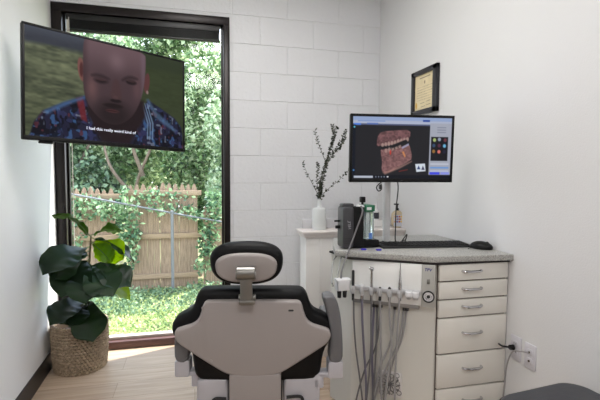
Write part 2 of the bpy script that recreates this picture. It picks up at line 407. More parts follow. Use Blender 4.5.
# neck, ears, head
cv.poly([(.33, .55), (.7, .52), (.71, .7), (.6, 1.0), (.42, 1.0), (.34, .75)], (38, 26, 30), 1, .04)
cv.ell(.304, .31, .022, .115, (128, 84, 78), 1, .2, -.12); cv.ell(.303, .31, .011, .07, (84, 46, 46), 1, .4)
cv.ell(.724, .32, .02, .11, (96, 58, 58), 1, .2, .12); cv.ell(.727, .42, .008, .02, (170, 140, 140), .8, .5)
head = [(.316, .05), (.313, .2), (.312, .4), (.318, .54), (.34, .64), (.386, .735), (.44, .80), (.5, .815), (.56, .79), (.63, .69), (.684, .51), (.708, .32), (.718, .12), (.712, -.02), (.33, -.02)]
cv.poly(chaikin(head, 2), (76, 58, 63), 1, .014)
def inhead(): 
    c2 = Canvas(cv.w, cv.h, (0, 0, 0)); c2.poly(chaikin(head, 2), (255, 255, 255), 1, .014); return c2.a[..., 0]
hm = inhead(); sm = lambda x: np.clip(x, 0, 1)**2*(3-2*np.clip(x, 0, 1))
cv.blend(hm*sm((.42-cv.V)/.42), (124, 98, 104), .75)
cv.blend(hm*sm((cv.V-.46)/.36), (50, 38, 41), .7)
cv.blend(hm*sm((.36-cv.U)/.05)*(cv.V < .6), (60, 42, 46), .5)
cv.blend(hm*np.exp(-((cv.U-.365)/.035)**2-((cv.V-.47)/.13)**2), (122, 88, 88), .7)
cv.blend(hm*np.exp(-((cv.U-.655)/.03)**2-((cv.V-.40)/.13)**2), (110, 80, 84), .6)
cv.blend(hm*np.exp(-((cv.U-.52)/.05)**2-((cv.V-.16)/.09)**2), (150, 124, 130), .45)
cv.blend(hm*np.exp(-((cv.U-.70)/.018)**2)*(cv.V < .5), (120, 100, 112), .6)
cv.poly(chaikin([(.36, .335), (.41, .315), (.475, .345), (.475, .365), (.41, .345), (.36, .36)]), (30, 20, 24), .6, .03)
cv.poly(chaikin([(.55, .33), (.60, .275), (.66, .285), (.66, .31), (.6, .305), (.555, .355)]), (30, 20, 24), .6, .03)
cv.ell(.42, .385, .04, .028, (26, 18, 22), .7, .8); cv.ell(.615, .345, .036, .026, (26, 18, 22), .8, .5)
cv.ell(.42, .37, .035, .014, (88, 60, 62), .6, .5); cv.ell(.613, .33, .03, .013, (80, 56, 58), .6, .5)
cv.poly(chaikin([(.5, .34), (.53, .34), (.555, .52), (.535, .56), (.49, .56), (.475, .52)]), (78, 54, 56), .8, .03)
cv.ell(.512, .565, .035, .018, (22, 15, 18), .85, .5); cv.ell(.51, .535, .018, .02, (104, 76, 78), .5, .8)
cv.ell(.498, .70, .10, .13, (30, 21, 24), .6, .9); cv.ell(.495, .62, .06, .022, (28, 18, 20), .8, .5)
cv.ell(.49, .675, .042, .016, (92, 52, 54), .8, .5); cv.ell(.488, .675, .04, .004, (24, 12, 14), .9, .6)
cv.a = np.clip(cv.a, 0, 1)
scr = grid_picture('screen', cv, TW-.024, TH-.032, emit_attr('tv_picture', .78), tv, tilt @ Matrix.Translation((0, -.0025, .004)))
bm = B(); text_mesh(bm, "I had this really weird kind of", .0225, tilt @ Matrix.Translation((-.012, -.004, -.196)) @ Matrix.Rotation(PI/2, 4, 'X'), .0003)
mSub = mat('subtitle_glow', srgb(215, 220, 235), .5, emit=.75, var=0); obj('subtitle', bm, mSub, tv, smooth=False)
# wall arm
arm = empty('tv_wall_mount', (xl(3.02)+.001, 3.02, 1.62)); tag(arm, 'black folding wall bracket holding the television to the left wall', 'wall bracket')
bm = B(); box2(bm, (0, -.05, -.12), (.02, .05, .12), .004); obj('wall_plate', bm, mBlkM, arm)
q0 = Vector((.03, 0, 0)); q2 = TVp + Matrix.Rotation(TVyaw, 3, 'Z') @ Vector((0, .07, 0)) - arm.location; q1 = Vector((.3, .02, 0))
bm = B(); tube(bm, [q0, q1], .018, 10, smooth=False); obj('arm', bm, mBlkM, arm)
bm = B(); tube(bm, [q1, q2], .018, 10, smooth=False); obj('arm', bm, mBlkM, arm)
for q in (q0, q1):
    bm = B(); cyl(bm, q-Vector((0, 0, .03)), q+Vector((0, 0, .03)), .022, bev=.002); obj('hinge', bm, mBlkM, arm)
bm = B(); box(bm, (0, 0, 0), (.2, .015, .2), .003, Matrix.Translation(q2) @ Matrix.Rotation(TVyaw, 4, 'Z')); obj('screen_plate', bm, mBlkM, arm)

# ------------------------------------------------------------------ woven basket and fig
Bc = Vector((-.712, 2.99, 0)); BR = .157
mBask = mat('woven_seagrass', srgb(168, 150, 128), .85, var=.35, vscale=45)
bk = empty('woven_basket', Bc); tag(bk, 'round woven seagrass basket on the floor by the window', 'basket')
bm = B(); H_b = .305
rows = 16; cols_ = 44
for k in range(rows):
    zc = .010+(H_b-.02)*k/(rows-1); t = k/(rows-1); R_ = BR*(.90+.10*math.sin(PI*min(1, t*1.15)*.5+.2)) if t < .9 else BR*.995
    P = []
    n_ = cols_*4
    for j in range(n_):
        a = 2*PI*j/n_; ph = (j/4+(k % 2)*.5)*2*PI
        rr = R_+.005*math.sin(ph); zz = zc+.0022*math.cos(ph*1.0)
        P.append(Vector((rr*math.cos(a), rr*math.sin(a), zz)))
    rings = []
    for j in range(n_):
        T = (P[(j+1) % n_]-P[j-1]).normalized(); nr_ = Vector((P[j].x, P[j].y, 0)).normalized(); bn = T.cross(nr_)
        ra = .0098+.0016*math.sin((j/4+(k % 2)*.5)*2*PI)
        rings.append([bm.verts.new(P[j]+(nr_*math.cos(2*PI*q/6)*ra*.8+bn*math.sin(2*PI*q/6)*ra)) for q in range(6)])
    for j in range(n_):
        A = rings[j]; C = rings[(j+1) % n_]
        for q in range(6): bm.faces.new((A[q], A[(q+1) % 6], C[(q+1) % 6], C[q]))
obj('woven_wall', bm, mBask, bk, angle=80)
bm = B(); lathe(bm, [(0, .002), (BR*.9, .002), (BR*.93, .15), (BR*.96, .27), (BR*.92, .27), (BR*.88, .02), (0, .02)], seg=40); obj('inner_lining', bm, mat('basket_lining', srgb(84, 70, 56), .9), bk)

fig = empty('fiddle_leaf_fig', Bc+Vector((0, 0, .2))); tag(fig, 'fiddle leaf fig with big dark glossy leaves growing from the woven basket', 'potted plant')
mLeaf = leaf_mat('fig_leaf', [srgb(16, 30, 18), srgb(24, 46, 26), srgb(38, 66, 34)], .4, .14, 6, tcol=srgb(150, 190, 20), spec=.32)
mLeafBacklit = leaf_mat('fig_leaf_backlit', [srgb(40, 76, 28), srgb(62, 102, 32), srgb(90, 132, 40)], .35, .65, 6, tcol=srgb(205, 225, 40))  # backlit glow of the sunlit undersides put into brighter yellow-green
mLeafG = leaf_mat('fig_leaf_green', [srgb(26, 52, 22), srgb(44, 84, 32), srgb(64, 110, 42)], .4, .35, 6, tcol=srgb(140, 180, 40))
mStem = mat('fig_stem', srgb(92, 84, 58), .7, var=.2)
mSoil = mat('potting_soil', srgb(42, 32, 26), .95, var=.3, vscale=40, bump=.6)
bm = B(); lathe(bm, [(0, -.0), (.08, .0), (.132, -.0), (.132, .035), (.09, .045), (0, .05)], seg=32); obj('soil', bm, mSoil, fig)
def leaf(base, tip, width, up=(0, 0, 1), arch=.12, cup=.25, mt=None, wav=.012, stem0=None, twist=0):
    base = Vector(base)-fig.location; tip = Vector(tip)-fig.location; d = tip-base; Ln = d.length; dn = d.normalized()
    up = Vector(up); side = dn.cross(up).normalized(); nrm = side.cross(dn).normalized()
    if twist:
        q = Matrix.Rotation(twist, 3, dn); side = q @ side; nrm = q @ nrm
    bm = B(); nu, nv = 18, 10; G = []
    ph = random.random()*6
    for i in range(nu+1):
        t = i/nu
        # fiddle outline: narrow waist near the base, broad shoulder near the tip
        w = math.sin(PI*min(1, t**.8))**.55*(.55+.75*t-.25*math.sin(PI*t*2)*.5)*(1 if t < .82 else math.sqrt(max(0, 1-((t-.82)/.18)**2))*.999+.001)
        w = max(w, .02)*width/2/1.05
        c = base+dn*(Ln*t)+nrm*(arch*Ln*4*t*(1-t)*.5-arch*Ln*.6*t*t)
        row = []
        for j in range(nv+1):
            s = j/nv*2-1
            off = nrm*(cup*abs(s)**1.3*w + wav*math.sin(t*9+ph+s*2)*abs(s) + (.007*math.cos(t*30+abs(s)*3)*abs(s)*(1-abs(s)*.3)))
            row.append(bm.verts.new(c+side*(s*w)+off))
        G.append(row)
    for i in range(nu):
        for j in range(nv): bm.faces.new((G[i][j], G[i+1][j], G[i+1][j+1], G[i][j+1]))
    bm.normal_update()
    r = bmesh.ops.solidify(bm, geom=bm.faces[:], thickness=.0012)
    o = obj('leaf', bm, mt or mLeaf, fig, angle=70)
    # midrib and stalk
    bm = B(); pts = []
    for i in range(0, 10):
        t = i/10; pts.append(base+dn*(Ln*t)+nrm*(arch*Ln*4*t*(1-t)*.5-arch*Ln*.6*t*t-.001))
    if stem0 is not None: pts = [Vector(stem0)-fig.location]+pts
    tube(bm, pts, lambda q: .0032*(1-.7*q), 6, 3); obj('midrib', bm, mat('fig_midrib', srgb(96, 120, 60), .5), o)
    return o
def st(y): # stem point at image row y
    ys = [(235, 91), (250, 90), (265, 89), (285, 87), (300, 86.5), (322, 84)]
    for (a, xa), (b_, xb) in zip(ys, ys[1:]):
        if a <= y <= b_: return at(xa+(xb-xa)*(y-a)/(b_-a), y, 2.965)
    return at(84, y, 2.965)
bm = B(); tube(bm, [p-fig.location for p in (at(84, 335, 2.965), st(321), st(300), st(285), st(265), st(250), st(236))], lambda q: .011*(1-q*.55), 8); obj('stem', bm, mStem, fig)
Lf = [
 (236, (54, 211, 2.80), .10, (0, 0, 1), .22, .12, 2, .25),
 (235, (124, 229, 3.00), .17, (0, .1, 1), .18, .15, 2, -.35),
 (237, (136, 258, 2.98), .12, (-.25, -.1, 1), .2, .1, 0, .15),
 (241, (124, 259, 2.98), .22, (0, .9, .5), .10, .1, 1, 0),
 (242, (112, 262, 2.96), .18, (.3, .9, .4), .10, .1, 1, 0),
 (246, (42, 270, 2.72), .25, (.15, -.55, 1), .2, .1, 0, .1),
 (250, (50, 278, 2.80), .24, (.1, -.5, 1), .2, .1, 0, .1),
 (266, (130, 283, 2.80), .22, (.1, -.55, 1), .2, .1, 0, 0),
 (258, (62, 296, 2.74), .26, (0, -.75, .8), .12, .12, 0, 0),
 (264, (112, 294, 2.72), .24, (0, -.7, .8), .15, .12, 0, 0),
 (262, (86, 301, 2.70), .24, (0, -.8, .7), .12, .1, 0, 0),
 (268, (132, 281, 2.90), .20, (.2, -.2, 1), .2, .1, 0, 0),
 (272, (132, 297, 2.93), .15, (.3, -.2, 1), .16, .1, 1, 0),
 (280, (118, 287, 3.05), .20, (0, .3, 1), .12, .1, 0, 0),
 (272, (58, 290, 2.85), .22, (0, -.3, 1), .15, .1, 0, 0),
 (266, (108, 284, 2.80), .22, (0, -.5, 1), .15, .1, 0, 0),
 (300, (49, 320, 2.78), .21, (-.1, -.6, .9), .22, .12, 0, 0),
 (306, (60, 322, 2.85), .18, (0, -.5, 1), .2, .12, 0, 0),
 (303, (68, 324, 2.80), .20, (0, -.6, 1), .2, .12, 0, 0),
 (298, (92, 341, 2.765), .22, (.15, -1, .25), .12, .12, 0, .1),
]
for (yb, (tx, ty, tY), w, up, ar, cu, yg, tw) in Lf:
    s0 = st(yb); tp = at(tx, ty, tY); b0 = s0+(tp-s0)*.09
    leaf(b0, tp, w, up, ar, cu, (mLeaf, mLeafBacklit, mLeafG)[yg], stem0=s0, twist=tw)

# ------------------------------------------------------------------ dental chair
mShell = mat('warm_grey_shell', srgb(150, 143, 141), .42, var=.01)
mShell2 = mat('pale_grey_plastic', srgb(180, 178, 184), .4, var=.015)
mVinyl = mat('black_vinyl', srgb(10, 10, 12), .5, var=.08, bump=.1, bscale=30, spec=.2)
mMet = mat('brushed_metal', srgb(128, 126, 122), .3, .85, var=.05)
mDG = mat('grey_armrest_vinyl', srgb(100, 100, 103), .45, var=.05)
mDG2 = mat('light_grey_armrest_edge', srgb(150, 150, 152), .45, var=.03)
CH = Vector((.205, 1.58, 0)); ch = empty('dental_chair', CH, math.radians(-10))
tag(ch, 'black and pale grey dental patient chair seen from behind', 'dental chair')
CM = Matrix.Translation(CH) @ Matrix.Rotation(math.radians(-10), 4, 'Z'); CI = CM.inverted(); Cn = (CM.to_3x3() @ Vector((0, 1, 0)))
def cpl(x, y, yl=0):
    p = CI @ atP(x, y, CM @ Vector((0, yl, 0)), Cn); return (p.x, p.z)
def cp(x, y): return cpl(x, y, 0)
def hpts(half, yl, c=252.5): return [cpl(c+a, y, yl) for a, y in half]+[cpl(c-a, y, yl) for a, y in half[::-1]]
S = (cp(300, 320)[0]-cp(200, 320)[0])/100; SZ = (cp(250, 280)[1]-cp(250, 380)[1])/100
rec = Matrix.Identity(4)
sh = [(0.1, 301), (44, 301), (48, 302.5), (50, 306), (52, 314), (55, 321), (60, 325), (70, 328), (76.5, 330), (78.5, 333), (78.5, 338), (75, 344), (67, 349.5), (54, 358), (42, 365.5), (30, 373), (22, 376), (12, 377), (.1, 378)]
sh = chaikin(sh, 1, False)
bm = B(); slab(bm, hpts(sh, 0), 0, .045, .010, 4); obj('back_shell', bm, mShell, ch)
cu = [(0.1, 286.5), (46, 286.5), (52, 288), (56, 293), (58, 300), (60, 305), (64, 309), (72, 312), (78, 316), (82, 323), (81, 332), (72, 344), (69, 352), (67, 368), (64, 374), (58, 377.5), (30, 378), (.1, 378)]
cu = chaikin(cu, 1, False)
cus = [cpl(251.5+a*(1.0 if y < 338 else 1.03), y+1.5, .05) for a, y in cu]+[cpl(251.5-a*(.97 if y < 338 else .97-.12*min(1, (y-338)/12)), y+1.5, .05) for a, y in cu[::-1]]
bm = B(); slab(bm, cus, .026, .115, .024, 5); obj('back_cushion', bm, mVinyl, ch)
# screw caps + dark emblem slot on shell
for (x, y) in ((203, 308), (211, 361), (296, 361)):
    bm = B(); a = Vector((cp(x, y)[0], .001, cp(x, y)[1])); cyl(bm, a, a+Vector((0, -.002, 0)), .006, seg=16, bev=.0008); obj('screw_cap', bm, mShell, ch)
bm = B(); c = cp(291, 310.5); slab(bm, rrect(.02, .007, .0034, 4, *c), -.0015, .004, .0008, 2); obj('badge', bm, mBlkM, ch)
# neck plate below shell
bm = B(); a = cp(229, 375.5); b_ = cp(281, 420); slab(bm, rrect(b_[0]-a[0], a[1]-b_[1], .008, 4, (a[0]+b_[0])/2, (a[1]+b_[1])/2), .0, .09, .006, 3); obj('back_hinge_cover', bm, mShell, ch)
# headrest
hx, hy = (cpl(246.2, 265, -.02)[0])/S, 265
hc = Vector((hx*S, -.02, cpl(246.8, hy, -.0)[1]))
def sup(w, h, n=2.6, k=48, egg=.1):
    o = []
    for i in range(k):
        a = 2*PI*i/k; c, s = math.cos(a), math.sin(a); x = abs(c)**(2/n)*math.copysign(1, c)*w/2; z_ = abs(s)**(2/n)*math.copysign(1, s)*h/2
        o.append((x*(1+egg*z_/h), z_))
    return o
Mh = Matrix.Translation(hc) @ Matrix.Rotation(math.radians(4), 4, 'X')
bm = B(); slab(bm, sup(.270, .162, egg=.12), .012, .085, .03, 5, M=Mh); obj('headrest_cushion', bm, mVinyl, ch)
bm = B(); slab(bm, [(p[0], p[1]-.008) for p in sup(.224, .110, egg=.12)], -.004, .03, .012, 4, M=Mh); obj('headrest_shell', bm, mShell, ch)
hb = bm = B(); cyl(bm, (-.034, -.024, -.018), (.034, -.024, -.018), .024, seg=24, bev=.003); box2(bm, (-.034, -.025, -.05), (.034, 0, -.004), .006)
cyl(bm, (-.036, -.024, -.027), (-.033, -.024, -.027), .014, seg=20); cyl(bm, (.033, -.024, -.027), (.036, -.024, -.027), .014, seg=20)
xf(bm, bm.verts[:], Mh); pivot = obj('headrest_pivot', bm, mMet, ch)
bm = B(); zt = hc.z-.03; zb = cp(247, 301)[1]
slab(bm, [(hx*S-.022, zt), (hx*S+.022, zt), (hx*S+.025, zb-.003), (hx*S-.019, zb-.003)], -.048, -.034, .003, 2); 
box2(bm, (hx*S-.026, -.052, zb), (hx*S+.034, -.002, zb+.016), .005)
for s in (-1, 1): cyl(bm, (hx*S+.004+s*.020, -.03, zb+.022), (hx*S+.004+s*.031, -.03, zb+.022), .012, seg=16, bev=.002)
obj('headrest_bar', bm, mMet, ch)
# seat, leg rest
def seat_outline(w0, w1, y0, y1, r=.06):
    return chaikin([(-w0/2, y0), (w0/2, y0), (w0/2*1.02, (y0+y1)/2), (w1/2, y1-.05), (w1/2*.8, y1), (-w1/2*.8, y1), (-w1/2, y1-.05), (-w0/2*1.02, (y0+y1)/2)], 3)
bm = B(); slab(bm, seat_outline(.5, .46, .09, .66), .435, .535, .035, 5, axes='xy'); obj('seat_cushion', bm, mVinyl, ch)
bm = B(); slab(bm, seat_outline(.44, .36, .62, 1.12), .40, .485, .03, 5, axes='xy'); obj('leg_rest', bm, mVinyl, ch)
bm = B(); slab(bm, seat_outline(.42, .34, .5, 1.1), .375, .41, .012, 4, axes='xy'); obj('leg_rest_shell', bm, mShell2, ch)
# under-seat covers left and right of the hinge
for s, xa, xb in ((-1, 195, 227), (1, 284, 321)):
    bm = B(); x0 = cp(xa, 385)[0]; x1 = cp(xb, 385)[0]
    o2 = chaikin([(x0, .345), (x0, .452), (x0+.01, .468), (x1-.01, .468), (x1, .455), (x1, .345)], 1)
    slab(bm, o2, .03, .5, .01, 3); e = obj('underseat_cover', bm, mShell2, ch)
    bm = B(); xi = x0 if s > 0 else x1
    tube(bm, [(xi+s*.01, .02, .395), (xi+s*.065, .02, .395), (xi+s*.075, .02, .36)] if s > 0 else [(xi-.005, .02, .395), (xi-.05, .02, .395), (xi-.06, .02, .36)], .006, 8); obj('release_lever', bm, mBlkM, ch)
bm = B(); box2(bm, (-.12, .06, .30), (.12, .55, .44), .02); obj('lift_housing', bm, mBlkM, ch)
bm = B(); slab(bm, chaikin([(-.13, .1), (.13, .1), (.13, .55), (-.13, .55)], 2), .05, .32, .02, 3, axes='xy'); obj('lift_column', bm, mShell2, ch)
bm = B(); slab(bm, seat_outline(.42, .36, .0, .8), .0, .06, .02, 4, axes='xy'); obj('base_plate', bm, mShell2, ch)
# armrests : upright paddles at the rear running into forward pads
def armrest(side, outline, br, foot, yl):
    bm = B(); slab(bm, [cpl(x, y, yl) for x, y in chaikin(outline, 2)], yl, yl+.075, .012, 4); a = obj('armrest', bm, mDG, ch)
    c = cpl(outline[0][0], 330, yl)[0]; xc = cpl((br[0]+br[1])/2, 350, yl)[0]
    bm = B(); slab(bm, chaikin([(yl+.05, .60), (yl+.05, .665), (yl+.30, .66), (yl+.36, .64), (yl+.36, .61), (yl+.3, .60)], 2), xc-.027, xc+.027, .012, 4, axes='yz'); obj('arm_pad', bm, mDG, a)
    p0 = cpl(br[0], br[2], yl); p1 = cpl(br[1], br[3], yl)
    bm = B(); slab(bm, rrect(p1[0]-p0[0], p0[1]-p1[1], .008, 4, (p0[0]+p1[0])/2, (p0[1]+p1[1])/2), yl+.002, yl+.07, .005, 3); obj('armrest_bracket', bm, mShell2, a)
    f0 = cpl(foot[0], foot[2], yl); f1 = cpl(foot[1], foot[3], yl)
    bm = B(); box2(bm, (f0[0], yl+.01, f1[1]), (f1[0], yl+.06, f0[1]), .006); box2(bm, ((f0[0] if side > 0 else f1[0])-.02, yl+.01, .42), ((f0[0] if side > 0 else f1[0])+.02, yl+.05, f0[1]-.004), .006); obj('armrest_foot', bm, mShell2, a)
armrest(1, [(322.5, 298), (327, 295.5), (334, 296), (338.5, 303), (341.8, 320), (343.3, 345), (343, 364), (329, 364), (330.5, 350), (331, 332), (327, 312)], (328.5, 343.3, 362.5, 379), (319, 340, 374, 379), .02)
armrest(-1, [(177, 318), (184, 317), (190, 322), (190, 364), (174.5, 364), (173.5, 345)], (174.3, 189.5, 361.5, 377.5), (180, 196, 373, 377.5), .06)

# ------------------------------------------------------------------ dental cabinet with drawers and delivery unit
mLam = mat('cream_laminate', srgb(221, 218, 211), .42, var=.012)
mLamS = mat('cream_laminate_side', srgb(214, 212, 205), .42, var=.012)
mGap = mat('dark_gap', srgb(96, 84, 78), .7)
mChr = mat('chrome', srgb(200, 200, 202), .18, 1, var=.02)
mWhite = mat('white_plastic', srgb(218, 218, 220), .35, var=.01)
def granite():
    m = mat('grey_speckled_stone', srgb(168, 167, 163), .3, var=.0)
    nt = m.node_tree; N = nt.nodes; L = nt.links; b = N['Principled BSDF']; tc = N.new('ShaderNodeTexCoord')
    v = N.new('ShaderNodeTexVoronoi'); v.inputs['Scale'].default_value = 520; L.new(tc.outputs['Object'], v.inputs['Vector'])
    cr = N.new('ShaderNodeValToRGB'); e = cr.color_ramp.elements; e[0].position = .1; e[1].position = .9; e[0].color = srgb(118, 118, 116); e[1].color = srgb(192, 191, 186)
    e2 = e.new(.5); e2.color = srgb(162, 161, 157)
    sp = N.new('ShaderNodeSeparateColor'); L.new(v.outputs['Color'], sp.inputs[0]); L.new(sp.outputs[0], cr.inputs[0]); L.new(cr.outputs[0], b.inputs['Base Color']); return m
mGran = granite()
P1 = Vector((1.441, 1.74)); P2 = Vector((1.072, 1.745)); P3 = Vector((.752, 1.965)); P4 = Vector((.695, 2.12)); P5 = Vector((.785, 2.34)); P6 = Vector((1.441, 2.34))
cab = empty('dental_cabinet', (1.1, 2.05, 0)); tag(cab, 'cream laminate dental cabinet with five drawers in view, against the right wall', 'cabinet')
def cpart(name, bm, mt, parent=cab, **k):
    bmesh.ops.translate(bm, verts=bm.verts[:], vec=-cab.location); return obj(name, bm, mt, parent, **k)
CT = .882; CB = .854
bm = B(); slab(bm, [tuple(p) for p in (P1, P2, P3, P4, P5, P6)], .075, CB-.004, .002, 1, axes='xy'); cpart('body', bm, mLamS, angle=25)
cc = sum((p for p in (P1, P2, P3, P4, P5, P6)), Vector((0, 0)))/6
bm = B(); slab(bm, [tuple(p+(cc-p).normalized()*.05 if p.x < 1.4 else p+Vector((-.003, (.05 if p.y < 2 else -.02)))) for p in (P1, P2, P3, P4, P5, P6)], 0, .078, 0, 1, axes='xy'); cpart('toe_kick', bm, mGap, smooth=False)
# drawers
def zrow(y, x=470, Y=1.722): return at(x, y, Y).z
rows_ = [(263, 280), (280.9, 297.9), (298.8, 315.8), (316.7, 351.4), (352.4, 385.3), (386.3, 412)]
for (ya, yb), hy_ in zip(rows_, (271.5, 289, 306.5, 333, 368.5, 400)):
    za, zb2 = zrow(ya+.3), zrow(yb-.2); x0, x1 = P2.x+.006, P1.x-.002
    bm = B(); box2(bm, (x0, 1.722, zb2), (x1, 1.740, min(za, CB-.012)), .0025); dr = cpart('drawer', bm, mLam)
    zc = zrow(hy_, 474, 1.705); hxm = at(474, hy_, 1.705).x
    bm = B(); w = .049
    tube(bm, [(hxm-w, 1.724, zc), (hxm-w+.005, 1.710, zc), (hxm-w*.5, 1.704, zc-.001), (hxm, 1.703, zc-.001), (hxm+w*.5, 1.704, zc-.001), (hxm+w-.005, 1.710, zc), (hxm+w, 1.724, zc)], lambda t: .006, 8)
    cpart('handle', bm, mChr, dr)
bm = B(); box2(bm, (P2.x+.004, 1.734, .08), (P1.x-.008, 1.741, CB-.008)); cpart('drawer_gap', bm, mGap, smooth=False)
mShadowStrip = mat('painted_shadow_strip', srgb(34, 30, 30), .8)
bm = B(); slab(bm, [(1.441, 1.714), (1.062, 1.718), (P3.x-.035, P3.y-.035), (P4.x-.012, P4.y), (P4.x+.03, P4.y+.01), (1.441, 1.80)], CB-.010, CB-.0005, 0, 1, axes='xy'); cpart('top_rail', bm, mShadowStrip, smooth=False)  # dark strip painting in the shadow line under the worktop edge
# angled face frame
fu = Vector((P3.x-P2.x, P3.y-P2.y, 0)); FL = fu.length; fu.normalize(); fn = Vector((fu.y, -fu.x, 0)); 
if fn.y > 0: fn = -fn
FO = Vector((P2.x, P2.y, 0))
Mf = Matrix(((fu.x, fn.x, 0, FO.x), (fu.y, fn.y, 0, FO.y), (0, 0, 1, 0), (0, 0, 0, 1)))   # local (u, out, z)
def onf(px, py, off=0):
    p = atP(px, py, FO+fn*off, fn); return (p-FO).dot(fu), off, p.z
# decorative vent on the angled face
mVent = mat('pale_vent_plate', srgb(222, 220, 220), .4, .2, var=.03)
a = onf(377, 371); b_ = onf(402, 396); u0, u1 = sorted((a[0], b_[0])); z0, z1 = sorted((a[2], b_[2])); uc, zc = (u0+u1)/2, (z0+z1)/2; r0 = (u1-u0)/2
bm = B(); slab(bm, rrect(2*r0, 2*r0, .01, 4, uc, zc), .0, .005, .0015, 2, M=Mf); vt = cpart('vent_plate', bm, mVent)
bm = B()
for k in range(12):
    a_ = 2*PI*k/12
    for (rr0, sz_) in ((.98, .011), (1.12, .008)):
        qx, qz = r0*rr0*math.cos(a_+.13), r0*rr0*math.sin(a_+.13)
        if abs(qx) < r0*.88 and abs(qz) < r0*.88: tube(bm, [(uc+qx+sz_*math.cos(q), .007, zc+qz+sz_*math.sin(q)) for q in [i*PI/3 for i in range(7)]], .0018, 5, 2)
    tube(bm, [(uc+r0*.18*math.cos(a_), .007, zc+r0*.18*math.sin(a_)), (uc+r0*.5*math.cos(a_+.22), .008, zc+r0*.5*math.sin(a_+.22)), (uc+r0*.86*math.cos(a_-.05), .007, zc+r0*.86*math.sin(a_-.05))], .0022, 6, 4)
    cc_ = (uc+r0*.68*math.cos(a_+.26), zc+r0*.68*math.sin(a_+.26))
    tube(bm, [(cc_[0]+.009*math.cos(q), .007, cc_[1]+.009*math.sin(q)) for q in [i*PI/4 for i in range(9)]], .0015, 5, 2)
lathe(bm, [(0, 0), (.012, 0), (.009, .006), (0, .008)], seg=16, M=Matrix.Translation((uc, .005, zc)) @ Matrix.Rotation(-PI/2, 4, 'X'))
xf(bm, bm.verts[:], Mf); cpart('rosette', bm, mat('vent_fretwork', srgb(118, 116, 118), .45, .3), vt)

# countertop
K = [Vector((1.443, 1.695)), Vector((1.045, 1.722)), Vector((.664, 1.972)), Vector((.705, 2.13)), Vector((.79, 2.37)), Vector((1.443, 2.37))]
bm = B(); slab(bm, [tuple(p) for p in K], CB, CT, .004, 3, axes='xy'); wt = obj('worktop', bm, mGran, angle=30); tag(wt, 'grey speckled stone worktop over the dental cabinet', 'worktop')

# delivery unit
mFas = mat('white_fascia', srgb(232, 232, 230), .35, var=.01)
du = empty('delivery_unit', (P2.x, P2.y, .74)); tag(du, 'white dental delivery unit with grey hoses under the worktop edge', 'dental delivery unit')
def dpart(name, bm, mt, parent=du, local=True, **k):
    if local: xf(bm, bm.verts[:], Mf)
    bmesh.ops.translate(bm, verts=bm.verts[:], vec=-du.location); return obj(name, bm, mt, parent, **k)
DO = .035
zt = CB-.011; zb = onf(430, 307, DO)[2]; ul = onf(352, 290, DO)[0]; uR = onf(435, 290, DO)[0]; us = onf(421.5, 290, DO)[0]
bm = B(); box2(bm, (us, .001, zb), (ul, DO, zt), .004); dpart('fascia', bm, mFas)
bm = B(); box2(bm, (uR, .001, zb-.004), (us, DO+.003, zt), .003); cs = dpart('control_panel', bm, mat('grey_control_panel', srgb(176, 175, 170), .4, var=.02))
Tx = Matrix.Translation(du.location)
FM = Mf @ Matrix(((-1, 0, 0, 0), (0, 1, 0, 0), (0, 0, 1, 0), (0, 0, 0, 1)))
def ftext(s, px, py, size, mt, parent, off, shear=0):
    u, _, z_ = onf(px, py, off); bm = B()
    # text plane: x along -u (viewer's right), y along z, facing out
    R_ = Matrix(((-fu.x, 0, fn.x, 0), (-fu.y, 0, fn.y, 0), (0, 1, 0, 0), (0, 0, 0, 1)))
    p = FO+fu*u+fn*off+Vector((0, 0, z_)); text_mesh(bm, s, size, Matrix.Translation(p) @ R_, .0003, shear=shear, bold=.0004)
    bmesh.ops.translate(bm, verts=bm.verts[:], vec=-du.location); return obj('lettering', bm, mt, parent, smooth=False)
ftext('TPV', 428, 270, .019, mat('blue_ink', srgb(30, 34, 120), .5), cs, DO+.0035, .2)
gu, _, gz = onf(428.5, 296.5, DO); su, _, sz = onf(428.5, 281.5, DO)
Mg = Matrix.Translation((gu, DO+.003, gz)) @ Matrix.Rotation(-PI/2, 4, 'X')
bm = B(); lathe(bm, [(0, 0), (.027, 0), (.027, .006), (.0215, .007), (.021, .003), (0, .003)], seg=32, M=Mg); gp = dpart('pressure_gauge', bm, mBlkM)
bm = B(); lathe(bm, [(0, .0032), (.0208, .0032), (.0208, .0040), (0, .0040)], seg=32, M=Mg)
dpart('gauge_face', bm, mWhite, gp)
bm = B()
for k in range(10):
    a_ = math.radians(-40+26*k); box(bm, (.014*math.cos(a_), .014*math.sin(a_), .0044), (.005, .0016, .0008), M=Matrix.Identity(4))
lathe(bm, [(0, .0041), (.008, .0041), (.007, .0052), (0, .0052)], seg=16)
box(bm, (0, 0, .0), (.028, .002, .0008), M=Matrix.Translation((0, 0, .0053)) @ Matrix.Rotation(.9, 4, 'Z'))
xf(bm, bm.verts[:], Mg); dpart('gauge_needle', bm, mBlkM, gp)
bm = B(); box(bm, (su, DO+.005, sz), (.014, .006, .022), .002); sw = dpart('toggle_switch', bm, mat('switch_plate', srgb(130, 128, 122), .4, .4))
bm = B(); cyl(bm, (su, DO+.006, sz), (su, DO+.018, sz+.006), .003, .004, seg=10); dpart('lever', bm, mMet, sw)
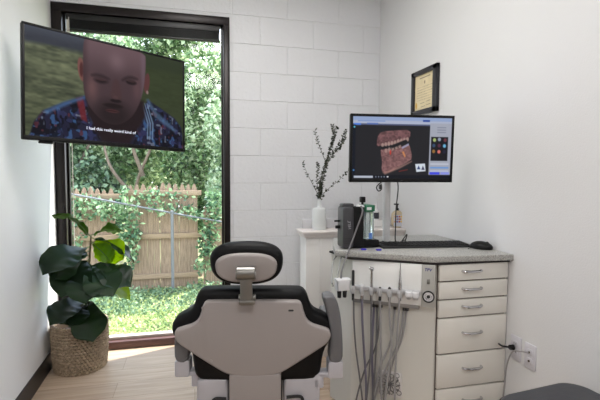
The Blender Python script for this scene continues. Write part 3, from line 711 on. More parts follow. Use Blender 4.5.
# holder bar and holders
HOFF = DO+.03; mHold = mat('grey_holder', srgb(184, 184, 186), .35)
z_h = onf(385, 291, HOFF)[2]
ua = onf(352, 291, HOFF)[0]; ub = onf(420, 293, HOFF)[0]
bm = B(); box2(bm, (min(ua, ub), DO, z_h-.012), (max(ua, ub), DO+.022, z_h+.010), .004); dpart('holder_bar', bm, mHold)
bm = B(); box2(bm, (us+.01, .0, zb-.02), (ul-.01, DO-.008, zb), .003); dpart('valve_tray', bm, mat('tray_grey', srgb(150, 148, 146), .45, .3))
mHose = mat('grey_hose', srgb(150, 148, 148), .45, var=.05); mHose2 = mat('dark_grey_hose', srgb(104, 102, 104), .45, var=.05); mHoseP = mat('violet_grey_hose', srgb(104, 100, 116), .45)
mChr = mat('chrome', srgb(190, 190, 192), .15, 1, var=.02)
hx_px = [353, 362, 371.5, 380, 389.5, 400, 409, 416]
for i, px in enumerate(hx_px):
    u, _, _z = onf(px, 291, HOFF)
    bm = B(); ra = .0115
    lathe(bm, [(ra*.55, -.016), (ra*.8, -.020), (ra, -.014), (ra, .013), (ra*.85, .018), (ra*.55, .016), (ra*.55, -.016)], (u, HOFF+.006, z_h-.004), 18)
    dpart('instrument_holder', bm, mHold)
    if i >= 6:
        bm = B(); lathe(bm, [(0, -.010), (.015, -.010), (.0165, .0), (.015, .012), (0, .015)], (u, HOFF+.012, z_h-.002), 18); dpart('gauze_cup', bm, mWhite)
def F3(px, py, off): u, o, z_ = onf(px, py, off); return Vector((u, o, z_))
# paths: (holder px, path down in px, return up px, radius, material, instrument top row)
OFF = HOFF+.006
paths = [
 (353, [(353.5, 300), (354, 322), (356, 350), (360, 380), (363, 405)], [(366, 425), (372, 405), (376, 350), (377, 312)], .0042, mHose2, 270, 'dark'),
 (362, [(362, 304), (362.5, 325), (364, 350), (366, 380), (366.5, 405)], [(370, 428), (373, 395), (372, 350), (374, 312)], .0056, mHoseP, 284, 'white'),
 (371.5, [(371.5, 300), (371, 322), (371, 345), (369, 375), (366, 402)], [(361, 424), (355, 408), (364, 372), (376, 345), (381, 312)], .0042, mHose2, 267, 'chrome'),
 (380, [(380, 300), (380.5, 325), (380.8, 355), (381, 405)], [(378, 430), (372, 405), (380, 368), (391, 340), (395, 312)], .0050, mHose, 287, 'dark'),
 (389.5, [(389.5, 300), (390, 322), (391.5, 345), (388, 375), (384, 405)], [(378, 425), (374, 402), (386, 368), (399, 340), (404, 312)], .0050, mHose, 287, 'dark'),
 (400, [(399.5, 300), (398, 325), (396.5, 350), (395, 380), (394.5, 405)], [(392, 428), (384, 400), (392, 365), (402, 338), (407, 312)], .0046, mHose, 263, 'syringe'),
]
for i, (hp, dn_, upp, r_, mt_, top, kind) in enumerate(paths):
    h = F3(hp, 291, OFF)
    it = empty('instrument', Vector()); it.parent = du; it.name = {'dark': 'handpiece', 'white': 'handpiece', 'chrome': 'handpiece', 'syringe': 'air_water_syringe'}[kind]
    zt_ = F3(hp, top, OFF).z
    def ip(name, bm, mt):
        xf(bm, bm.verts[:], Mf); bmesh.ops.translate(bm, verts=bm.verts[:], vec=-du.location); return obj(name, bm, mt, it)
    bm = B()
    if kind == 'syringe':
        lathe(bm, [(0, h.z-.028), (.0065, h.z-.026), (.008, h.z), (.0085, h.z+.03), (.0055, h.z+.055), (.0025, zt_-.02), (.0022, zt_), (0, zt_)], (h.x, h.y, 0), 14)
        box(bm, (h.x, h.y+.009, h.z+.038), (.006, .005, .02), .002); ip('syringe_body', bm, mChr)
    elif kind == 'chrome':
        lathe(bm, [(0, h.z-.028), (.0065, h.z-.026), (.007, h.z), (.0065, h.z+.03), (.005, zt_-.022), (.006, zt_-.018), (.006, zt_-.014)], (h.x, h.y, 0), 14)
        cyl(bm, (h.x-.010, h.y+.004, zt_-.010), (h.x+.010, h.y+.004, zt_-.004), .0075, seg=14, bev=.001); ip('turbine_head', bm, mChr)
    else:
        lathe(bm, [(0, h.z-.03), (.006, h.z-.028), (.007, h.z), (.0068, max(h.z+.004, zt_-.006)), (.004, max(h.z+.01, zt_)), (0, max(h.z+.01, zt_))], (h.x, h.y, 0), 14); ip('handle', bm, mBlkM if kind == 'dark' else mWhite)
    pts = [Vector((h.x, h.y, h.z-.024))] + [F3(x, y, OFF+(.004*i % .012)) for x, y in dn_] + [F3(x, y, max(.02, OFF-.02-.004*i)) for x, y in upp[:-1]] + [F3(upp[-1][0], upp[-1][1], .018)]
    pts[-1].z = zb-.022
    bm = B(); tube(bm, pts, r_, 8, 8); ip('hose', bm, mt_)
    bm = B(); cyl(bm, (pts[-1].x, pts[-1].y, zb-.034), (pts[-1].x, pts[-1].y, zb-.008), r_*1.7, seg=12, bev=.001); ip('hose_fitting', bm, mBlkM)
    bm = B(); tube(bm, [pts[0]+Vector((0, 0, .004)), pts[0]+Vector((0, 0, -.02))], r_*1.35, 10, smooth=False); ip('hose_collar', bm, mChr if kind == 'white' else mBlkM)
# suction cup holder at the left end of the worktop
sc = empty('suction_holder', (.68, 1.93, .77)); tag(sc, 'white plastic suction hose holder hanging off the left end of the worktop', 'hose holder')
def sp_(name, bm, mt): bmesh.ops.translate(bm, verts=bm.verts[:], vec=-sc.location); return obj(name, bm, mt, sc)
cA = at(342.5, 278.5, 1.86); cB_ = at(342.5, 290, 1.86)
bm = B(); z0, z1 = cB_.z, cA.z; w2 = .033
slab(bm, [(cA.x-w2*1.02, z1), (cA.x+w2*1.02, z1), (cA.x+w2*1.0, z1-.008), (cA.x+w2*.86, z0), (cA.x-w2*.86, z0), (cA.x-w2*1.0, z1-.008)], 1.84, 1.885, .005, 3); sp_('holder_cup', bm, mWhite)
for dx in (-.014, .012):
    bm = B(); cyl(bm, (cA.x+dx, 1.862, z0-.035), (cA.x+dx, 1.862, z0+.002), .009, .011, seg=14, bev=.001); sp_('suction_valve', bm, mBlkM)
bm = B(); tube(bm, [(.672, 1.975, CB-.001), at(333, 262, 1.93), at(331.5, 280, 1.90), at(333, 286, 1.875)], .004, 8); tube(bm, [(.70, 1.975, CB-.001), at(340, 262, 1.92), at(337, 280, 1.87)], .003, 8); sp_('bracket_rod', bm, mChr)

# monitor on pole
MP = Vector((1.016, 1.985, 1.378)); MW, MH = .535, .335; Myaw = -.115
mo = empty('monitor', MP, Myaw); tag(mo, 'black computer monitor on a white pole showing a jaw scan', 'monitor')
mt2 = Matrix.Rotation(.035, 4, 'X')
bm = B(); slab(bm, rrect(MW, MH, .006), 0, .022, .003, 3, M=mt2); obj('monitor_housing', bm, mBlk, mo)
bm = B()
for a, b_ in (((-MW/2, -.004, MH/2-.013), (MW/2, .002, MH/2)), ((-MW/2, -.004, -MH/2), (MW/2, .002, -MH/2+.018)), ((-MW/2, -.004, -MH/2), (-MW/2+.013, .002, MH/2)), ((MW/2-.013, -.004, -MH/2), (MW/2, .002, MH/2))): box2(bm, a, b_, .001)
xf(bm, bm.verts[:], mt2); obj('bezel', bm, mBlk, mo)
bm = B(); slab(bm, rrect(.3, .2, .02), .022, .045, .01, 3, M=mt2); obj('rear_cover', bm, mBlkM, mo)
bm = B(); text_mesh(bm, '—', .01, mt2 @ Matrix.Translation((0, -.0045, -MH/2+.009)) @ Matrix.Rotation(PI/2, 4, 'X'), .0002); obj('brand_mark', bm, mat('grey_print', srgb(150, 150, 152), .5), mo, smooth=False)
cv = Canvas(224, 134, (38, 38, 42))
cv.poly([(0, 0), (1, 0), (1, .065), (0, .065)], (150, 168, 206), 1, .01); cv.poly([(0, .06), (1, .06), (1, .115), (0, .115)], (176, 184, 206), 1, .01)
cv.poly([(.0, .115), (.78, .115), (.78, .135), (0, .135)], (90, 98, 130), 1, .01); cv.poly([(.05, .065), (.32, .065), (.32, .08), (.05, .08)], (110, 140, 200), .8, .01)
cv.poly([(.70, .04), (.77, .04), (.77, .07), (.70, .07)], (40, 70, 150), 1, .01); cv.poly([(.01, .11), (.08, .11), (.08, .14), (.01, .14)], (80, 130, 230), .9, .01); cv.poly([(.14, .10), (.25, .10), (.25, .125), (.14, .125)], (80, 110, 190), .7, .01)
cv.poly([(0, .135), (.03, .135), (.03, .94), (0, .94)], (24, 28, 40), 1, .01)
cv.ell(.017, .17, .008, .015, (90, 190, 220), 1, .4); cv.ell(.017, .86, .008, .015, (90, 150, 220), .9, .4)
cv.poly([(.775, .09), (1, .09), (1, .93), (.775, .93)], (166, 170, 184), 1, .01)
cv.poly([(.79, .31), (.965, .31), (.965, .70), (.79, .70)], (30, 30, 36), 1, .01)
for (u, v, c) in ((.825, .36, (170, 190, 120)), (.875, .35, (150, 160, 180)), (.935, .36, (110, 60, 70)), (.82, .45, (60, 80, 110)), (.875, .45, (90, 50, 70)), (.93, .455, (110, 180, 220)), (.82, .545, (150, 110, 60)), (.875, .55, (220, 120, 110)), (.93, .55, (40, 40, 60))): cv.ell(u, v, .016, .03, c, 1, .5)
for v in (.15, .19, .23): cv.poly([(.85, v), (.94, v), (.94, v+.015), (.85, v+.015)], (130, 134, 150), .9, .01)
for k, v in enumerate((.74, .80, .855)): cv.poly([(.79, v), (.98, v), (.98, v+.025), (.79, v+.025)], ((196, 200, 214), (100, 150, 220), (190, 196, 220))[k], .9, .012)
cv.poly([(.785, .885), (.89, .885), (.89, .925), (.785, .925)], (70, 80, 230), 1, .01); cv.poly([(.90, .885), (.99, .885), (.99, .925), (.90, .925)], (140, 150, 230), 1, .01)
cv.poly([(0, .935), (1, .935), (1, 1), (0, 1)], (24, 26, 34), 1, .01); cv.poly([(.02, .95), (.21, .95), (.21, .985), (.02, .985)], (190, 196, 210), 1, .01)
for k in range(5): cv.ell(.24+.028*k, .967, .006, .012, (160, 170, 190), .8, .5)
cv.ell(.36, .965, .006, .012, (240, 240, 240), 1, .4)
jn = cv.noise(9, 34, 26); jn2 = cv.noise(4, 70, 50)
up_ = [(.245, .37), (.25, .31), (.285, .235), (.44, .215), (.575, .20), (.575, .34), (.50, .40), (.42, .44), (.33, .46), (.30, .455), (.24, .48)]
lo_ = [(.28, .53), (.31, .50), (.40, .53), (.46, .49), (.56, .43), (.575, .47), (.60, .62), (.59, .70), (.47, .80), (.40, .88), (.31, .91), (.295, .84), (.30, .72), (.285, .6)]
cv.poly(chaikin(up_, 1), (112, 80, 82), 1, .012); cv.poly(chaikin(lo_, 1), (126, 92, 92), 1, .012)
bg = ((cv.a.sum(-1) > .75) & (cv.a.sum(-1) < 1.35) & (cv.U < .62) & (cv.V > .18) & (cv.V < .92))
cv.a += ((jn-.5)*.10+(jn2-.5)*.14)[..., None]*bg[..., None]*np.array([1.1, .8, .8])
for k in range(9):
    u = .30+.031*k; cv.ell(u, .455-.011*k-(k > 4)*.01, .014, .035, (176, 148, 140), .85, .5); 
for k in range(5):
    u = .335+.034*k; cv.ell(u, .545-.02*k, .014, .035, (170, 140, 132), .8, .5)
cv.poly([(.24, .50), (.33, .47), (.36, .49), (.30, .53)], (36, 34, 38), 1, .012); cv.poly([(.37, .47), (.50, .38), (.535, .36), (.55, .39), (.45, .47), (.40, .50)], (34, 32, 36), 1, .012)
cv.poly([(.49, .485), (.56, .42), (.565, .45), (.50, .51)], (160, 160, 190), .9, .01); cv.poly([(.495, .56), (.515, .55), (.535, .63), (.525, .65)], (210, 140, 90), .9, .01); cv.ell(.38, .57, .008, .04, (200, 60, 50), .9, .5)
cv.poly([(.31, .90), (.47, .80), (.60, .70), (.60, .72), (.48, .83), (.33, .93)], (170, 130, 120), .7, .02)
cv.poly([(.47, .87), (.56, .84), (.56, .855), (.47, .885)], (130, 50, 46), .8, .01)
cv.poly([(.635, .755), (.735, .745), (.745, .87), (.65, .885)], (214, 222, 232), 1, .01); cv.poly([(.655, .84), (.672, .78), (.69, .84)], (40, 60, 110), 1, .01); cv.poly([(.70, .85), (.715, .78), (.735, .85)], (60, 60, 90), 1, .01)
cv.a = np.clip(cv.a, 0, 1)
grid_picture('screen', cv, MW-.026, MH-.031, emit_attr('monitor_picture', .92), mo, mt2 @ Matrix.Translation((0, -.0022, .0025)))
# pole
pole = empty('monitor_pole', (1.0, 2.085, CT)); tag(pole, 'white round pole on the worktop carrying the monitor', 'monitor stand')
px_ = at(386.5, 215, 2.085).x-1.0
bm = B(); cyl(bm, (px_, 0, .012), (px_, 0, .49), .0185, seg=28, bev=.002); obj('pole', bm, mat('pole_grey', srgb(196, 196, 198), .4, .1), pole)
bm = B(); lathe(bm, [(0, 0), (.062, 0), (.064, .006), (.05, .012), (.024, .016), (.02, .02), (0, .02)], (px_, 0, 0), 32, sy=.7); obj('pole_base', bm, mBlkM, pole)
bm = B(); box2(bm, (px_-.03, -.066, .43), (px_+.03, -.012, .50), .006); obj('tilt_head', bm, mBlkM, pole)
# cables
bm = B(); tube(bm, [at(397.5, 180, 2.02), at(398, 190, 2.0), at(396, 210, 2.0), at(395.5, 230, 1.99), at(395.5, 241, 1.98), atZ(399, 243, CT+.004), atZ(404, 240, CT+.004)], .0032, 8); cb1 = obj('monitor_cable', bm, mBlkM); tag(cb1, 'black cable hanging straight down from the monitor to the worktop', 'cable')
bm = B(); tube(bm, [at(383, 181, 2.01), at(379, 184, 2.0), at(376.5, 187.5, 1.99), at(378.5, 191, 1.99), at(381.5, 189, 2.0), at(381, 184, 2.01)], .003, 8); box(bm, at(380.5, 187, 1.995), (.014, .012, .022), .003); o = obj('coiled_plug_cable', bm, mBlkM); tag(o, 'short black cable loop with plug under the left of the monitor', 'cable')
bm = B(); tube(bm, [atZ(400, 244, CT+.004), at(404, 238, 2.05), at(407, 234.5, 2.06), at(405.5, 240, 2.05), atZ(404, 243.5, CT+.004), atZ(408, 243.8, CT+.004)], .0028, 8); o = obj('keyboard_cable', bm, mBlkM); tag(o, 'short black cable looping up behind the keyboard', 'cable')
# keyboard & mouse
kA, kB = atZ(381, 248.5, CT), atZ(470, 247.0, CT)
kd = (kB-kA); kang = math.atan2(kd.y, kd.x); kl = kd.length
kb = empty('keyboard', ((kA+kB)/2)+Vector((.012, .05, 0)), kang); tag(kb, 'black computer keyboard on the worktop under the monitor', 'keyboard')
bm = B(); slab(bm, [(-.06, 0), (.06, 0), (.06, .014), (.05, .015), (-.055, .011), (-.06, .008)], -kl/2, kl/2, .003, 2, axes='yz'); obj('keyboard_case', bm, mBlkM, kb)
bm = B()
for r__ in range(5):
    y_ = -.043+.0205*r__; n_ = 20
    for k in range(n_):
        x_ = -kl/2+.014+(kl-.028)*(k+.5)/n_; box(bm, (x_, y_, .0125+.0010*r__), ((kl-.03)/n_*.84, .016, .006), .0015, seg=1)
ks = obj('keys', bm, mBlk, kb); ks['kind'] = 'stuff'
mA = atZ(485, 249.5, CT); ms = empty('computer_mouse', mA+Vector((0, .03, 0)), .4); tag(ms, 'black computer mouse at the right end of the keyboard', 'mouse')
bm = B(); v = bmesh.ops.create_uvsphere(bm, u_segments=28, v_segments=16, radius=1)['verts']
for q in v:
    q.co.x *= .042; q.co.y *= .058; q.co.z = max(q.co.z, -.25)*.030+.0075
obj('mouse_body', bm, mBlk, ms)
bm = B(); cyl(bm, (-.004, -.03, .031), (.004, -.03, .031), .007, seg=14); obj('scroll_wheel', bm, mBlkM, ms)
bm = B(); tube(bm, [(-.035, .02, .006), (-.055, .03, .004), (-.08, .02, .004)], .0022, 6); obj('mouse_cord', bm, mBlkM, ms)

# black countertop device with clear green capped tank
dv = empty('countertop_water_unit', (.75, 2.02, CT)); tag(dv, 'tall black countertop unit with ribbed side and clear green-capped tank', 'dental water unit')
def dvp(name, bm, mt, parent=dv, **k): bmesh.ops.translate(bm, verts=bm.verts[:], vec=-dv.location); return obj(name, bm, mt, parent, **k)
mTank = mat('charcoal_casing', srgb(58, 58, 62), .45, var=.05)
YD = 1.985; tl = at(338.2, 206, YD+.075); br_ = at(353.5, 249, YD); rr_ = at(364, 249, YD)
bm = B(); out = rrect(br_.x-tl.x, tl.z-CT-.004, .014, 5, (tl.x+br_.x)/2, (tl.z+CT+.004)/2); slab(bm, out, YD, YD+.085, .006, 3); dvp('casing', bm, mTank)
bm = B(); slab(bm, rrect(rr_.x-br_.x+.006, tl.z-CT-.004, .008, 5, (br_.x+rr_.x)/2-.003, (tl.z+CT+.004)/2), YD+.006, YD+.082, .004, 3); dvp('side_housing', bm, mBlk)
bm = B(); zz = tl.z-.012
for k in range(3): 
    z_ = CT+.03+.018*k*0.6; box2(bm, (tl.x+.004, YD-.0015, z_), (br_.x-.004, YD+.002, z_+.002))
dvp('casing_groove', bm, mBlkM)
R_ = Matrix.Translation((tl.x+.034, YD-.0006, (tl.z+CT)/2+.012)) @ Matrix.Rotation(PI/2, 4, 'X') @ Matrix.Rotation(math.radians(97), 4, 'Z')
bm = B(); text_mesh(bm, 'VELE', .02, R_, .0003, shear=.4); 
lt = dvp('lettering', bm, mat('pale_print', srgb(170, 170, 175), .5), smooth=False)
bm = B(); a = at(344, 204, YD+.05); slab(bm, rrect(.06, .018, .007, 4, a.x+.012, tl.z+.006), YD+.02, YD+.07, .004, 3); dvp('carry_handle', bm, mTank)
bm = B(); a = at(362.5, 199.5, YD+.04); cyl(bm, (a.x, a.y, tl.z-.004), (a.x, a.y, a.z-.01), .006, seg=14); box(bm, (a.x, a.y, a.z), (.026, .024, .028), .004); dvp('valve_knob', bm, mBlk)
bm = B(); a = at(361, 206, YD+.02); lathe(bm, [(0, 0), (.016, 0), (.017, .006), (.012, .012), (0, .012)], (a.x, YD+.03, tl.z-.004), 20, sx=1.3); dvp('white_elbow', bm, mWhite)
bm = B(); a = at(378, 241.5, YD+.03); x0 = rr_.x-.006; box2(bm, (x0, YD+.012, CT+.002), (a.x, YD+.115, CT+.040), .006); dvp('tank_base', bm, mBlk)
t0 = at(363.5, 240, YD+.04); t1 = at(372.5, 211.5, YD+.04)
mClr = mat('clear_tank', (.62, .72, .72), .08, var=0, trans=.75)
bm = B(); box2(bm, (t0.x+.002, YD+.02, CT+.041), (t1.x+.002, YD+.11, t1.z), .006); dvp('clear_tank', bm, mClr)
bm = B(); box2(bm, (t0.x+.0, YD+.016, t1.z+.001), (t1.x+.004, YD+.112, t1.z+.034), .004); cap = dvp('green_cap', bm, mat('green_plastic', srgb(32, 108, 76), .4))
bm = B(); box2(bm, (t0.x+.006, YD+.0148, t1.z+.010), (t0.x+.030, YD+.017, t1.z+.024)); dvp('cap_label', bm, mWhite, cap, smooth=False)
bm = B(); box2(bm, (t0.x+.020, YD+.0185, CT+.045), (t0.x+.038, YD+.021, CT+.075)); dvp('blue_sticker', bm, mat('blue_sticker', srgb(90, 130, 200), .5), smooth=False)
bm = B(); a = at(334.5, 221, YD+.05); cyl(bm, (a.x, YD+.05, a.z), (tl.x+.004, YD+.05, a.z), .0045, seg=10); cyl(bm, (a.x+.006, YD+.05, a.z-.03), (tl.x+.004, YD+.05, a.z-.03), .008, seg=12); dvp('side_tap', bm, mBlk)
# hose from device to holder
bm = B(); tube(bm, [at(361, 206, YD-.006), at(362.5, 212, YD-.02), at(357, 228, YD-.03), at(349, 250, 1.93), at(342, 270, 1.875), at(341, 281, 1.862)], .0040, 10); o = obj('suction_hose', bm, mHose2); tag(o, 'grey suction hose drooping from the black countertop unit into the white holder', 'hose')
# blue clips
mBlue = mat('blue_clip', srgb(60, 50, 190), .4)
for k, (px, py, side_) in enumerate(((364, 250.2, 'left'), (379, 250.6, 'right'))):
    p = atZ(px, py, CT); bm = B(); box2(bm, (p.x-.013, p.y-.004, CT), (p.x+.013, p.y+.012, CT+.007), .003); o = obj('blue_clip', bm, mBlue)
    tag(o, 'small blue clip on the worktop edge, %s of the two' % side_, 'clip', 'small blue clips on the worktop')

# ------------------------------------------------------------------ ledge cabinet at back wall
mLedge = mat('ledge_white', srgb(220, 217, 214), .45, var=.01)
LYF, LYB = 2.74, 2.93; LZ = at(318, 231.5, LYF).z; lx0 = at(306.5, 250, LYF).x
lg = empty('ledge_cabinet', (lx0, 2.83, 0)); tag(lg, 'waist-high white ledge cabinet standing behind the grey worktop', 'cabinet')
def lp(name, bm, mt): bmesh.ops.translate(bm, verts=bm.verts[:], vec=-lg.location); return obj(name, bm, mt, lg)
bm = B(); box2(bm, (lx0+.004, LYF+.03, 0), (XR-.001, LYB-.002, LZ-.045), .002); lp('body', bm, mLedge)
bm = B(); prof = [(0, LZ), (.0, LZ-.012), (.006, LZ-.016), (.012, LZ-.026), (.022, LZ-.036), (.026, LZ-.05), (.05, LZ-.05), (.05, LZ)]
box2(bm, (lx0-.028, LYF, LZ-.014), (XR-.001, LYB, LZ), .003); box2(bm, (lx0-.018, LYF+.01, LZ-.028), (XR-.001, LYB, LZ-.013), .004); box2(bm, (lx0-.008, LYF+.02, LZ-.046), (XR-.001, LYB, LZ-.026), .004); lp('moulded_top', bm, mat('ledge_top', srgb(226, 218, 214), .4))
bm = B(); box2(bm, (lx0+.015, LYB-.02, LZ), (XR-.001, LYB-.002, LZ+.065), .002); lp('backsplash', bm, mat('backsplash_grey', srgb(200, 199, 202), .5))
bm = B(); box2(bm, (lx0+.10, LYF+.026, .1), (lx0+.112, LYF+.035, LZ-.05), .002); lp('corner_trim', bm, mLedge)

# vase with twigs
mCer = mat('pale_ceramic', srgb(214, 217, 217), .3, var=.02)
VY = 2.84; vc = at(319.3, 220, VY); vz = LZ
vh = at(319, 207.5, VY).z-vz
va = empty('ceramic_vase', (vc.x, VY, vz)); tag(va, 'pale ceramic bottle vase on the white ledge', 'vase')
bm = B(); R0 = .048
lathe(bm, [(0, 0), (R0*.92, 0), (R0, .006), (R0, vh*.86), (R0*.97, vh*.93), (R0*.88, vh*.98), (R0*.45, vh*1.0), (.0145, vh*1.05), (.0125, vh*1.32), (.0155, vh*1.42), (.0125, vh*1.42), (.010, vh*1.3), (.010, vh*1.0), (0, vh*1.0)], seg=36); obj('vase_body', bm, mCer, va)
tw = empty('leafy_twigs', (vc.x, VY, vz+vh*1.3)); tag(tw, 'dark green eucalyptus-like twigs in the ceramic vase', 'branches')
mTw = mat('twig_bark', srgb(70, 66, 52), .8, var=.1); mTl = leaf_mat('twig_leaf', [srgb(28, 36, 28), srgb(44, 54, 40), srgb(70, 78, 50)], .6, .1, 20)
nk = (319.5, 199)
twigs = [([nk, (313, 185), (307, 173), (302.5, 162)], 3.06, .5), ([nk, (320, 182), (326, 165), (330, 150), (334, 136), (332, 124)], 3.08, 1), ([nk, (321, 180), (328, 160), (338, 146), (346, 131)], 3.14, 1),
 ([(326, 163), (321, 150), (317, 140), (315, 130)], 3.08, .7), ([nk, (327, 190), (338, 181), (349, 170)], 3.02, .7), ([nk, (317, 182), (317.5, 170), (318, 163)], 3.12, .6), ([(325, 168), (332, 156), (341, 146), (344, 138)], 3.05, .9), ([(328, 158), (331, 146), (333, 138), (337, 128)], 3.12, .9), ([nk, (322, 186), (325, 172), (327, 160)], 3.11, 1)]
for pts, Y_, dens in twigs:
    n_ = len(pts); P = [at(x, y, (VY if i == 0 and (x, y) == nk else Y_-.26)) for i, (x, y) in enumerate(pts)]
    if pts[0] == nk: P[0].x = vc.x+random.uniform(-.004, .004); P = [Vector((vc.x, VY, vz+vh*1.15))]+P
    P = [p-tw.location for p in P]
    bm = B(); tube(bm, P, lambda t: .0022*(1-.6*t), 6, 6); t_ = obj('twig', bm, mTw, tw)
    bm = B(); C = catmull(P, 14); s0 = int(len(C)*.2)
    for i in range(s0, len(C)):
        if random.random() > .6*dens+.25: continue
        for rep in range(2 if dens > .8 else 1):
            c = C[i]; a_ = random.uniform(0, 2*PI); T = (C[min(i+1, len(C)-1)]-C[i-1]).normalized(); o1 = T.orthogonal().normalized(); d = (Matrix.Rotation(a_, 3, T) @ o1)*.85+T*.5
            d.normalize(); s = random.uniform(.014, .022); sd = d.cross(T).normalized()*s*.48; cen = c+d*.002; nn = d.cross(sd).normalized()*s*.12
            q = [bm.verts.new(cen), bm.verts.new(cen+d*s*.5+sd), bm.verts.new(cen+d*s), bm.verts.new(cen+d*s*.5-sd), bm.verts.new(cen+d*s*.5+nn), bm.verts.new(cen+d*s*.5-nn*2)]
            for a1, b1 in ((0, 1), (1, 2), (2, 3), (3, 0)): bm.faces.new((q[a1], q[b1], q[4])); bm.faces.new((q[b1], q[a1], q[5]))
    if len(bm.faces): obj('twig_leaves', bm, mTl, t_)
    else: bm.free()

# items on ledge
LY = 2.83
sb_ = empty('soap_bottle', (at(397, 220, LY).x, LY, LZ)); tag(sb_, 'clear hand soap pump bottle with orange and yellow label on the ledge', 'soap bottle')
hh = at(397, 212, LY).z-LZ
bm = B(); slab(bm, chaikin([(-.038, .0), (.038, 0), (.040, hh*.85), (.028, hh*1.0), (.012, hh*1.1), (-.012, hh*1.1), (-.028, hh*1.0), (-.040, hh*.85)], 1), -.02, .02, .008, 3); obj('bottle_body', bm, mat('amber_soap', srgb(206, 190, 160), .25, var=.04), sb_)
bm = B(); slab(bm, rrect(.066, hh*.72, .004, 3, -.002, hh*.46), -.0212, -.0195, 0, 2); lb = obj('label', bm, mat('label_pale', srgb(198, 202, 214), .5), sb_)
lc = [srgb(214, 150, 50), srgb(225, 190, 60), srgb(176, 96, 70), srgb(120, 110, 150)]
for k in range(12):
    bm = B(); x = -.024+.016*(k % 4); z_ = hh*(.40+.16*(k//4)); lathe(bm, [(0, 0), (.0075, 0), (.006, .0012), (0, .0014)], seg=12, M=Matrix.Translation((x+(k//4 % 2)*.004, -.0212, z_)) @ Matrix.Rotation(PI/2, 4, 'X')); obj('printed_fruit', bm, mat('fruit_print_%s' % 'abcd'[k*7 % 4], lc[k*7 % 4], .5), lb)
bm = B(); cyl(bm, (0, 0, hh*1.08), (0, 0, hh*1.24), .012, seg=18, bev=.002); cyl(bm, (0, 0, hh*1.24), (0, 0, hh*1.48), .005, seg=10); box(bm, (-.008, 0, hh*1.5), (.036, .014, .010), .003); obj('pump', bm, mBlk, sb_)
bx_ = empty('white_box', (at(376.5, 225, LY).x, LY, LZ)); tag(bx_, 'small white cardboard box on the ledge behind the clear tank', 'box')
bm = B(); h2 = at(376, 219.5, LY).z-LZ; box2(bm, (-.032, -.03, 0), (.032, .03, h2), .0015); obj('carton', bm, mat('white_card', srgb(222, 221, 220), .6), bx_)
bm = B(); box2(bm, (-.026, -.0306, h2*.2), (.026, -.0298, h2*.26)); obj('printed_line', bm, mat('grey_ink', srgb(170, 168, 168), .6), bx_)
wb = empty('white_bottle', (at(375.5, 212, LY).x, LY+.002, LZ+h2)); tag(wb, 'small white capped bottle with dark label standing on the white box', 'bottle')
bh = at(375.5, 208.5, LY).z-(LZ+h2)
bm = B(); lathe(bm, [(0, 0), (.024, 0), (.025, .003), (.025, bh*.7), (.018, bh*.92), (.010, bh), (0, bh)], seg=24); obj('bottle_body', bm, mWhite, wb)
bm = B(); lathe(bm, [(.0252, bh*.1), (.0256, bh*.1), (.0256, bh*.66), (.0252, bh*.66)], seg=24); obj('label', bm, mat('dark_label', srgb(52, 52, 62), .5), wb)
bm = B(); cyl(bm, (0, 0, bh*.98), (0, 0, bh*1.4), .012, seg=18, bev=.002); obj('cap', bm, mWhite, wb)

# ------------------------------------------------------------------ certificate
cz0, cz1 = 1.635, 1.920; cy0, cy1 = 2.36, 2.672
ce = empty('framed_certificate', (XR, (cy0+cy1)/2, (cz0+cz1)/2), -PI/2)   # local +x -> -Y (viewer's right), local -y -> -X
tag(ce, 'black framed certificate hanging on the right wall above the monitor', 'framed certificate')
cw, chh = cy1-cy0, cz1-cz0
bm = B(); fw = .036
for a, b_ in (((-cw/2, -.022, chh/2-fw*.85), (cw/2, 0, chh/2)), ((-cw/2, -.022, -chh/2), (cw/2, 0, -chh/2+fw*.85)), ((-cw/2, -.022, -chh/2), (-cw/2+fw, 0, chh/2)), ((cw/2-fw*1.3, -.022, -chh/2), (cw/2, 0, chh/2))): box2(bm, a, b_, .002)
obj('frame', bm, mat('black_lacquer', srgb(26, 26, 32), .35), ce)
cv = Canvas(150, 130, (224, 208, 170)); cn = cv.noise(3, 8, 8); cv.a += ((cn-.5)*.06)[..., None]
rs = random.Random(3)
cv.poly([(.25, .09), (.8, .09), (.8, .12), (.25, .12)], (120, 104, 84), .7, .01); cv.ell(.52, .24, .03, .045, (120, 100, 80), .8, .5)
for v in (.35, .42, .49, .56, .63, .7):
    u = .12
    while u < .88:
        w_ = rs.uniform(.02, .07); cv.poly([(u, v), (u+w_, v), (u+w_, v+.018), (u, v+.018)], (140, 122, 98), rs.uniform(.3, .7), .01); u += w_+.02
for u0_, v in ((.3, .8), (.6, .78), (.62, .88), (.34, .9)): cv.poly([(u0_, v), (u0_+.22, v-.01), (u0_+.22, v+.004), (u0_, v+.012)], (100, 86, 72), .7, .01)
cv.ell(.09, .84, .05, .09, (205, 160, 60), .9, .2)
grid_picture('paper', cv, cw-fw*2.2, chh-fw*1.6, print_attr('certificate_print'), ce, Matrix.Translation((-fw*.15, -.010, 0)))
bm = B(); box2(bm, (-cw/2+.01, -.008, -chh/2+.01), (cw/2-.01, -.001, chh/2-.01)); obj('backing_board', bm, mat('backing_card', srgb(150, 130, 100), .8), ce, smooth=False)

